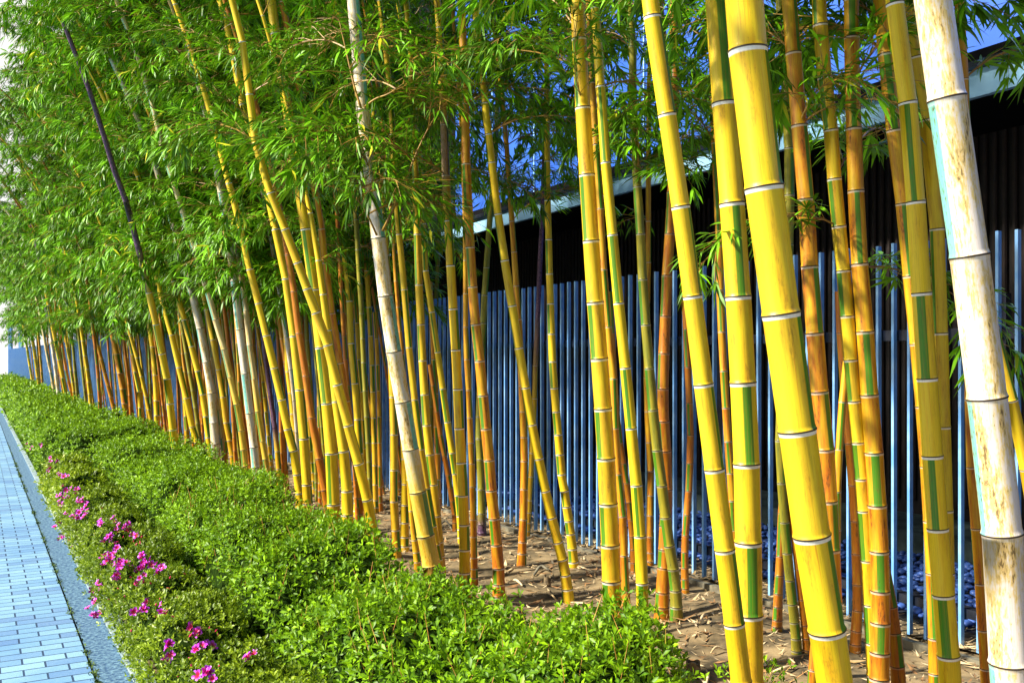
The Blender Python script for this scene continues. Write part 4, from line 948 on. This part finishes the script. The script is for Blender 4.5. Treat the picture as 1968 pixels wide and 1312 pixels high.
FLOWERS = [(60,858),(66,862),(57,864),(85,862),(102,884),(114,892),(97,900),(98,910),(119,915),(129,921),(131,945),(137,948),(142,944),(154,946),(122,957),(127,962),(138,962),(120,968),(123,975),(108,982),(156,966),(162,972),(165,965),(158,990),(166,985),(172,978),(150,1000),(158,1002),(167,1000),(175,986),(153,995),(132,992),(121,1010),(122,1036),(127,1038),(200,1008),(202,1014),(224,1004),(228,1010),(236,1016),(247,1020),(250,1018),(258,1024),(219,1038),(222,1044),(215,1040),(262,1035),(230,1063),(218,1075),(213,1078),(222,1080),(208,1092),(238,1088),(244,1090),(252,1088),(270,1107),(278,1100),(282,1096),(296,1084),(291,1090),(284,1074),(320,1100),(316,1104),(230,1115),(234,1112),(200,1132),(203,1138),(190,1158),(193,1190),(188,1188),(268,1184),(288,1180),(392,1225),(388,1222),(403,1247),(408,1245),(390,1254),(327,1278),(485,1270),(408,1299),(412,1303),(338,1247),(322,1186),(285,1127)]
BUDS = [(235,1030),(245,1040),(265,1048),(270,1055),(278,1052),(190,1035),(225,1095),(262,1118),(275,1130),(298,1165),(310,1172),(345,1195),(353,1160),(220,1160),(250,1155),(263,1222),(376,1232),(413,1218),(425,1222),(430,1230),(375,1220),(372,1276),(380,1290),(432,1290),(444,1302),(355,1310),(318,1160),(335,1140),(365,1112),(336,1120),(204,983),(207,1075),(236,1049),(255,1030),(280,1040),(140,1045),(145,1057),(148,1074),(180,1065),(238,1140),(248,1165),(312,1195),(300,1130)]
azs = []
for i, (a, b_, h, lab) in enumerate(AZ):
    az = bpy.data.objects.new('azalea_bush', None); COL.objects.link(az)
    base = so((a + b_) / 2, 0.95); az.location = base
    tag(az, lab, 'azalea', 'azalea bushes along the kerb')
    fn = az_fn(a, b_, h); dens = [4600, 4200, 3300, 2300, 1400][i]; size = [0.022, 0.023, 0.026, 0.030, 0.038][i]
    p, nr, s, o = surf_points(fn, (a, b_), (0.655, 1.18), int(dens * (b_ - a) * 0.52 * 2.6), 300 + i, 0.01)
    r = np.random.default_rng(i + 400); p = p + nr * r.normal(0.0, 0.026, len(p))[:, None]; p = p - np.array([base])
    V, Fq, uv = rosettes(p, nr * 0.8 + np.array([[-.05, -.1, .4]]), np.full(len(p), size), 6, 500 + i)
    link('foliage', mesh('foliage', V, Fq, [M_AZAL], uvs={'UVMap': uv}), az)
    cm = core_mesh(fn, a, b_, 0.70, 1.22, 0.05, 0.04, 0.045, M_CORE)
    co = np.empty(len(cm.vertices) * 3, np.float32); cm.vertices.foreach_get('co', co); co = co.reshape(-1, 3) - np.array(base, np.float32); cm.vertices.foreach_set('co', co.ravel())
    link('dark_core', cm, az); azs.append((a, b_, fn, az, np.array(base)))
def allaz(s, o):
    z = np.zeros_like(np.asarray(s, float))
    for a in azs: z = np.maximum(z, a[2](s, o))
    return np.maximum(z, htop(s, o))
FLOWERS = FLOWERS + [(x + random.uniform(-9, 9), y + random.uniform(-8, 8)) for x, y in FLOWERS if random.random() < 0.95] + [(x + random.uniform(-16, 16), y + random.uniform(-16, 14)) for x, y in FLOWERS if y > 1050 and random.random() < 0.8]
for kind, lst, pool in (('flower', FLOWERS, FL), ('bud', BUDS, BD)):
    for (px, py) in lst:
        q = surf_hit(px, py, allaz)
        if q is None: continue
        q, s, o = q
        own = min(azs, key=lambda t: abs(s - (t[0] + t[1]) / 2))
        f = link(kind, random.choice(pool), own[3]); f.location = tuple(q - own[4] + np.array([-0.012, -0.04, 0.036]))
        sc = random.uniform(0.5, 0.82) * (1.0 if q[1] < 8 else 1.15); f.scale = (sc, sc, sc)
        dirv = Vector((random.uniform(-1.0, .8), random.uniform(-1.0, .2), random.uniform(.2, 1.0)))
        f.rotation_euler = dirv.to_track_quat('Z', 'Y').to_euler()

# moss and weeds in the paving joint
r = np.random.default_rng(90); s = np.concatenate([r.uniform(3, 20, 900)] + [c + r.normal(0, 0.03, 40) for c in r.uniform(3.5, 16, 34)])
o = 0.504 + r.normal(0, 0.006, len(s)); o[900:] += r.normal(0, 0.008, len(s) - 900)
pp = np.stack([s * DP[0] + o * NP[0], s * DP[1] + o * NP[1], np.full(len(s), 0.002)], 1)
nr = np.tile(np.array([[0, 0, 1.0]]), (len(s), 1))
tag(link('moss', leaves_mesh('moss', pp, nr, r.uniform(0.008, 0.022, len(s)), 0.5, [M_MOSS], r.random(len(s)), 91, 0.8)), 'moss and tiny weeds growing in the joint between paving and gutter', 'moss', kind='stuff')

# ------------------------------------------------------------------ litter on the soil: fallen leaves, sheaths, sticks
def litter(n, seed, s0, s1, o0, o1, D=DP, N=NP, z=0.0, sz=(0.03, 0.10)):
    r = np.random.default_rng(seed); s = r.uniform(s0, s1, n); o = r.uniform(o0, o1, n)
    x = s * D[0] + o * N[0]; y = s * D[1] + o * N[1]; zz = z + hills(x, y) + 0.004 + r.uniform(0, 0.008, n)
    a = r.uniform(0, 2 * math.pi, n); L = r.uniform(*sz, n) * np.where(r.random(n) < 0.12, 1.9, 1); Wd = L * r.uniform(0.08, 0.22, n)
    d = np.stack([np.cos(a), np.sin(a), r.uniform(-.12, .18, n)], 1); sd2 = np.stack([-np.sin(a), np.cos(a), r.uniform(-.4, .4, n)], 1)
    c = np.stack([x, y, zz], 1); curl = r.uniform(0.0, 0.25, n)[:, None] * L[:, None] * np.array([[0, 0, 1.0]])
    V = np.stack([c - d * L[:, None] / 2 + curl, c + sd2 * Wd[:, None] / 2, c + d * L[:, None] / 2 + curl * 0.6, c - sd2 * Wd[:, None] / 2], 1).reshape(-1, 3)
    return V, np.arange(n * 4).reshape(-1, 4)
for lab, mt, n, sd_ in (('pale dry bamboo leaves scattered on the bare soil', M_STRAW, 4200, 21), ('brown dead leaves scattered on the bare soil', mat_simple('brown_dead_leaf', (0.16, 0.08, 0.03), (0.38, 0.20, 0.07), 20, 0.8, 0), 4200, 22)):
    V, Fq = litter(n, sd_, 1.5, 12, 2.0, 4.4)
    tag(link('leaf_litter', mesh('leaf_litter', V, Fq, [mt])), lab, 'leaf litter', kind='stuff')
V, Fq = litter(3200, 23, 1.0, 14, 4.56, 5.04, DF, NF, 0.03, (0.03, 0.09))
tag(link('leaf_litter', mesh('leaf_litter', V, Fq, [M_STRAW])), 'dry straw and leaves drifted along the foot of the fence', 'leaf litter', kind='stuff')

def gpt(px, py): Y = F * H / (py - HY); return np.array([(px - CX) / F * Y, Y, 0.0])
# cut stumps
for (px, py, w, hgt, lab) in ((1052, 1124, 14, 0.06, 'small hollow cut bamboo stump on the open soil'), (1332, 1288, 28, 0.045, 'dark ring of a cut bamboo stump near the end of the hedge'), (1040, 1012, 12, 0.05, 'tiny cut stump near the fence edging')):
    q = gpt(px, py); rad = w * q[1] / F / 2; V = []; Fc = []; n = 18
    prof = [(1.12, -0.03), (1.02, 0.008), (1.07, 0.012), (1.0, 0.018), (0.98, hgt), (0.74, hgt + .002), (0.72, 0.012), (0.0, 0.010)]
    for rr, z in prof:
        for k in range(n): V.append((rad * rr * math.cos(6.2832 * k / n), rad * rr * math.sin(6.2832 * k / n), z + (0.006 * math.sin(k * 1.1) if z > .03 else 0)))
    for i in range(len(prof) - 1):
        for k in range(n): Fc.append([i * n + k, i * n + (k + 1) % n, (i + 1) * n + (k + 1) % n, (i + 1) * n + k])
    st = link('bamboo_stump', mesh('bamboo_stump', V, Fc, [mat_simple('old_stump', (0.05, 0.035, 0.02), (0.22, 0.16, 0.08), 40, 0.9, 0.3)], smooth=False), None, tuple(q))
    tag(st, lab, 'stump', 'cut bamboo stumps')
# sticks and curled sheath pieces that can be told apart
def stick(pts, rad, lab, mat=M_STRAW, cat='stick'):
    g3 = [gpt(x, y) + np.array([0, 0, 0.014 + float(hills(*gpt(x, y)[:2])) + (0.02 if 0 < i < len(pts) - 1 else 0)]) for i, (x, y) in enumerate(pts)]
    b = g3[0].copy(); mb = MB(); mb.tube([p - b for p in catmull(g3, 10)], [rad * (0.6 + 0.4 * math.sin(math.pi * i / 9)) for i in range(10)], 7)
    tag(mb.build('fallen_stick', mat, None, tuple(b), True), lab, cat, 'fallen sticks and sheaths on the soil')
stick([(1366, 1253), (1377, 1247), (1396, 1245)], 0.006, 'pale bent twig on soil right of the stump ring')
stick([(1345, 1208), (1352, 1196), (1360, 1190)], 0.008, 'short pale stick above the stump ring')
stick([(1355, 1310), (1361, 1295), (1357, 1283)], 0.007, 'curved pale root piece beside the dark stump ring')
stick([(980, 1117), (992, 1124), (1004, 1130)], 0.009, 'white dry sheath on the open soil left of the small stump')
stick([(1026, 1106), (1040, 1099), (1056, 1103)], 0.012, 'dark curled sheath lying above the small stump', M_EDGE)
stick([(1050, 1138), (1062, 1145), (1072, 1149)], 0.006, 'thin pale stick under the small stump')
stick([(840, 1014), (856, 1008), (868, 1016)], 0.009, 'dark curled sheath near the far fence edging', M_EDGE)
stick([(1480, 1296), (1505, 1298), (1530, 1290)], 0.007, 'long pale straw across the soil between the yellow culms')
stick([(1490, 1270), (1510, 1274), (1528, 1284)], 0.006, 'second pale straw lying just above the long one')

# little leafy runner at the bottom edge beside the hedge end
q = gpt(1450, 1330); sp = bpy.data.objects.new('weed', None); COL.objects.link(sp); sp.location = tuple(q)
tag(sp, 'small bright leafy weed at the foot of the slim yellow culm', 'weed')
r = np.random.default_rng(61); n = 46; pp = np.stack([r.normal(0, 0.10, n), r.normal(-0.05, 0.05, n), r.uniform(0.03, 0.16, n)], 1); 
V, Fq, uv = rosettes(pp, np.tile([[0, -.2, 1.0]], (n, 1)), np.full(n, 0.034), 5, 62)
link('foliage', mesh('foliage', V, Fq, [M_HEDGE], uvs={'UVMap': uv}), sp)
mb = MB()
for p_ in pp[:30]: mb.tube([(p_[0] * .3, p_[1] * .3, 0), tuple(p_)], [0.002, 0.001], 3, False)
mb.build('stem', M_SHOOT, sp)
print('culms', len(made), 'objects', len(bpy.data.objects))
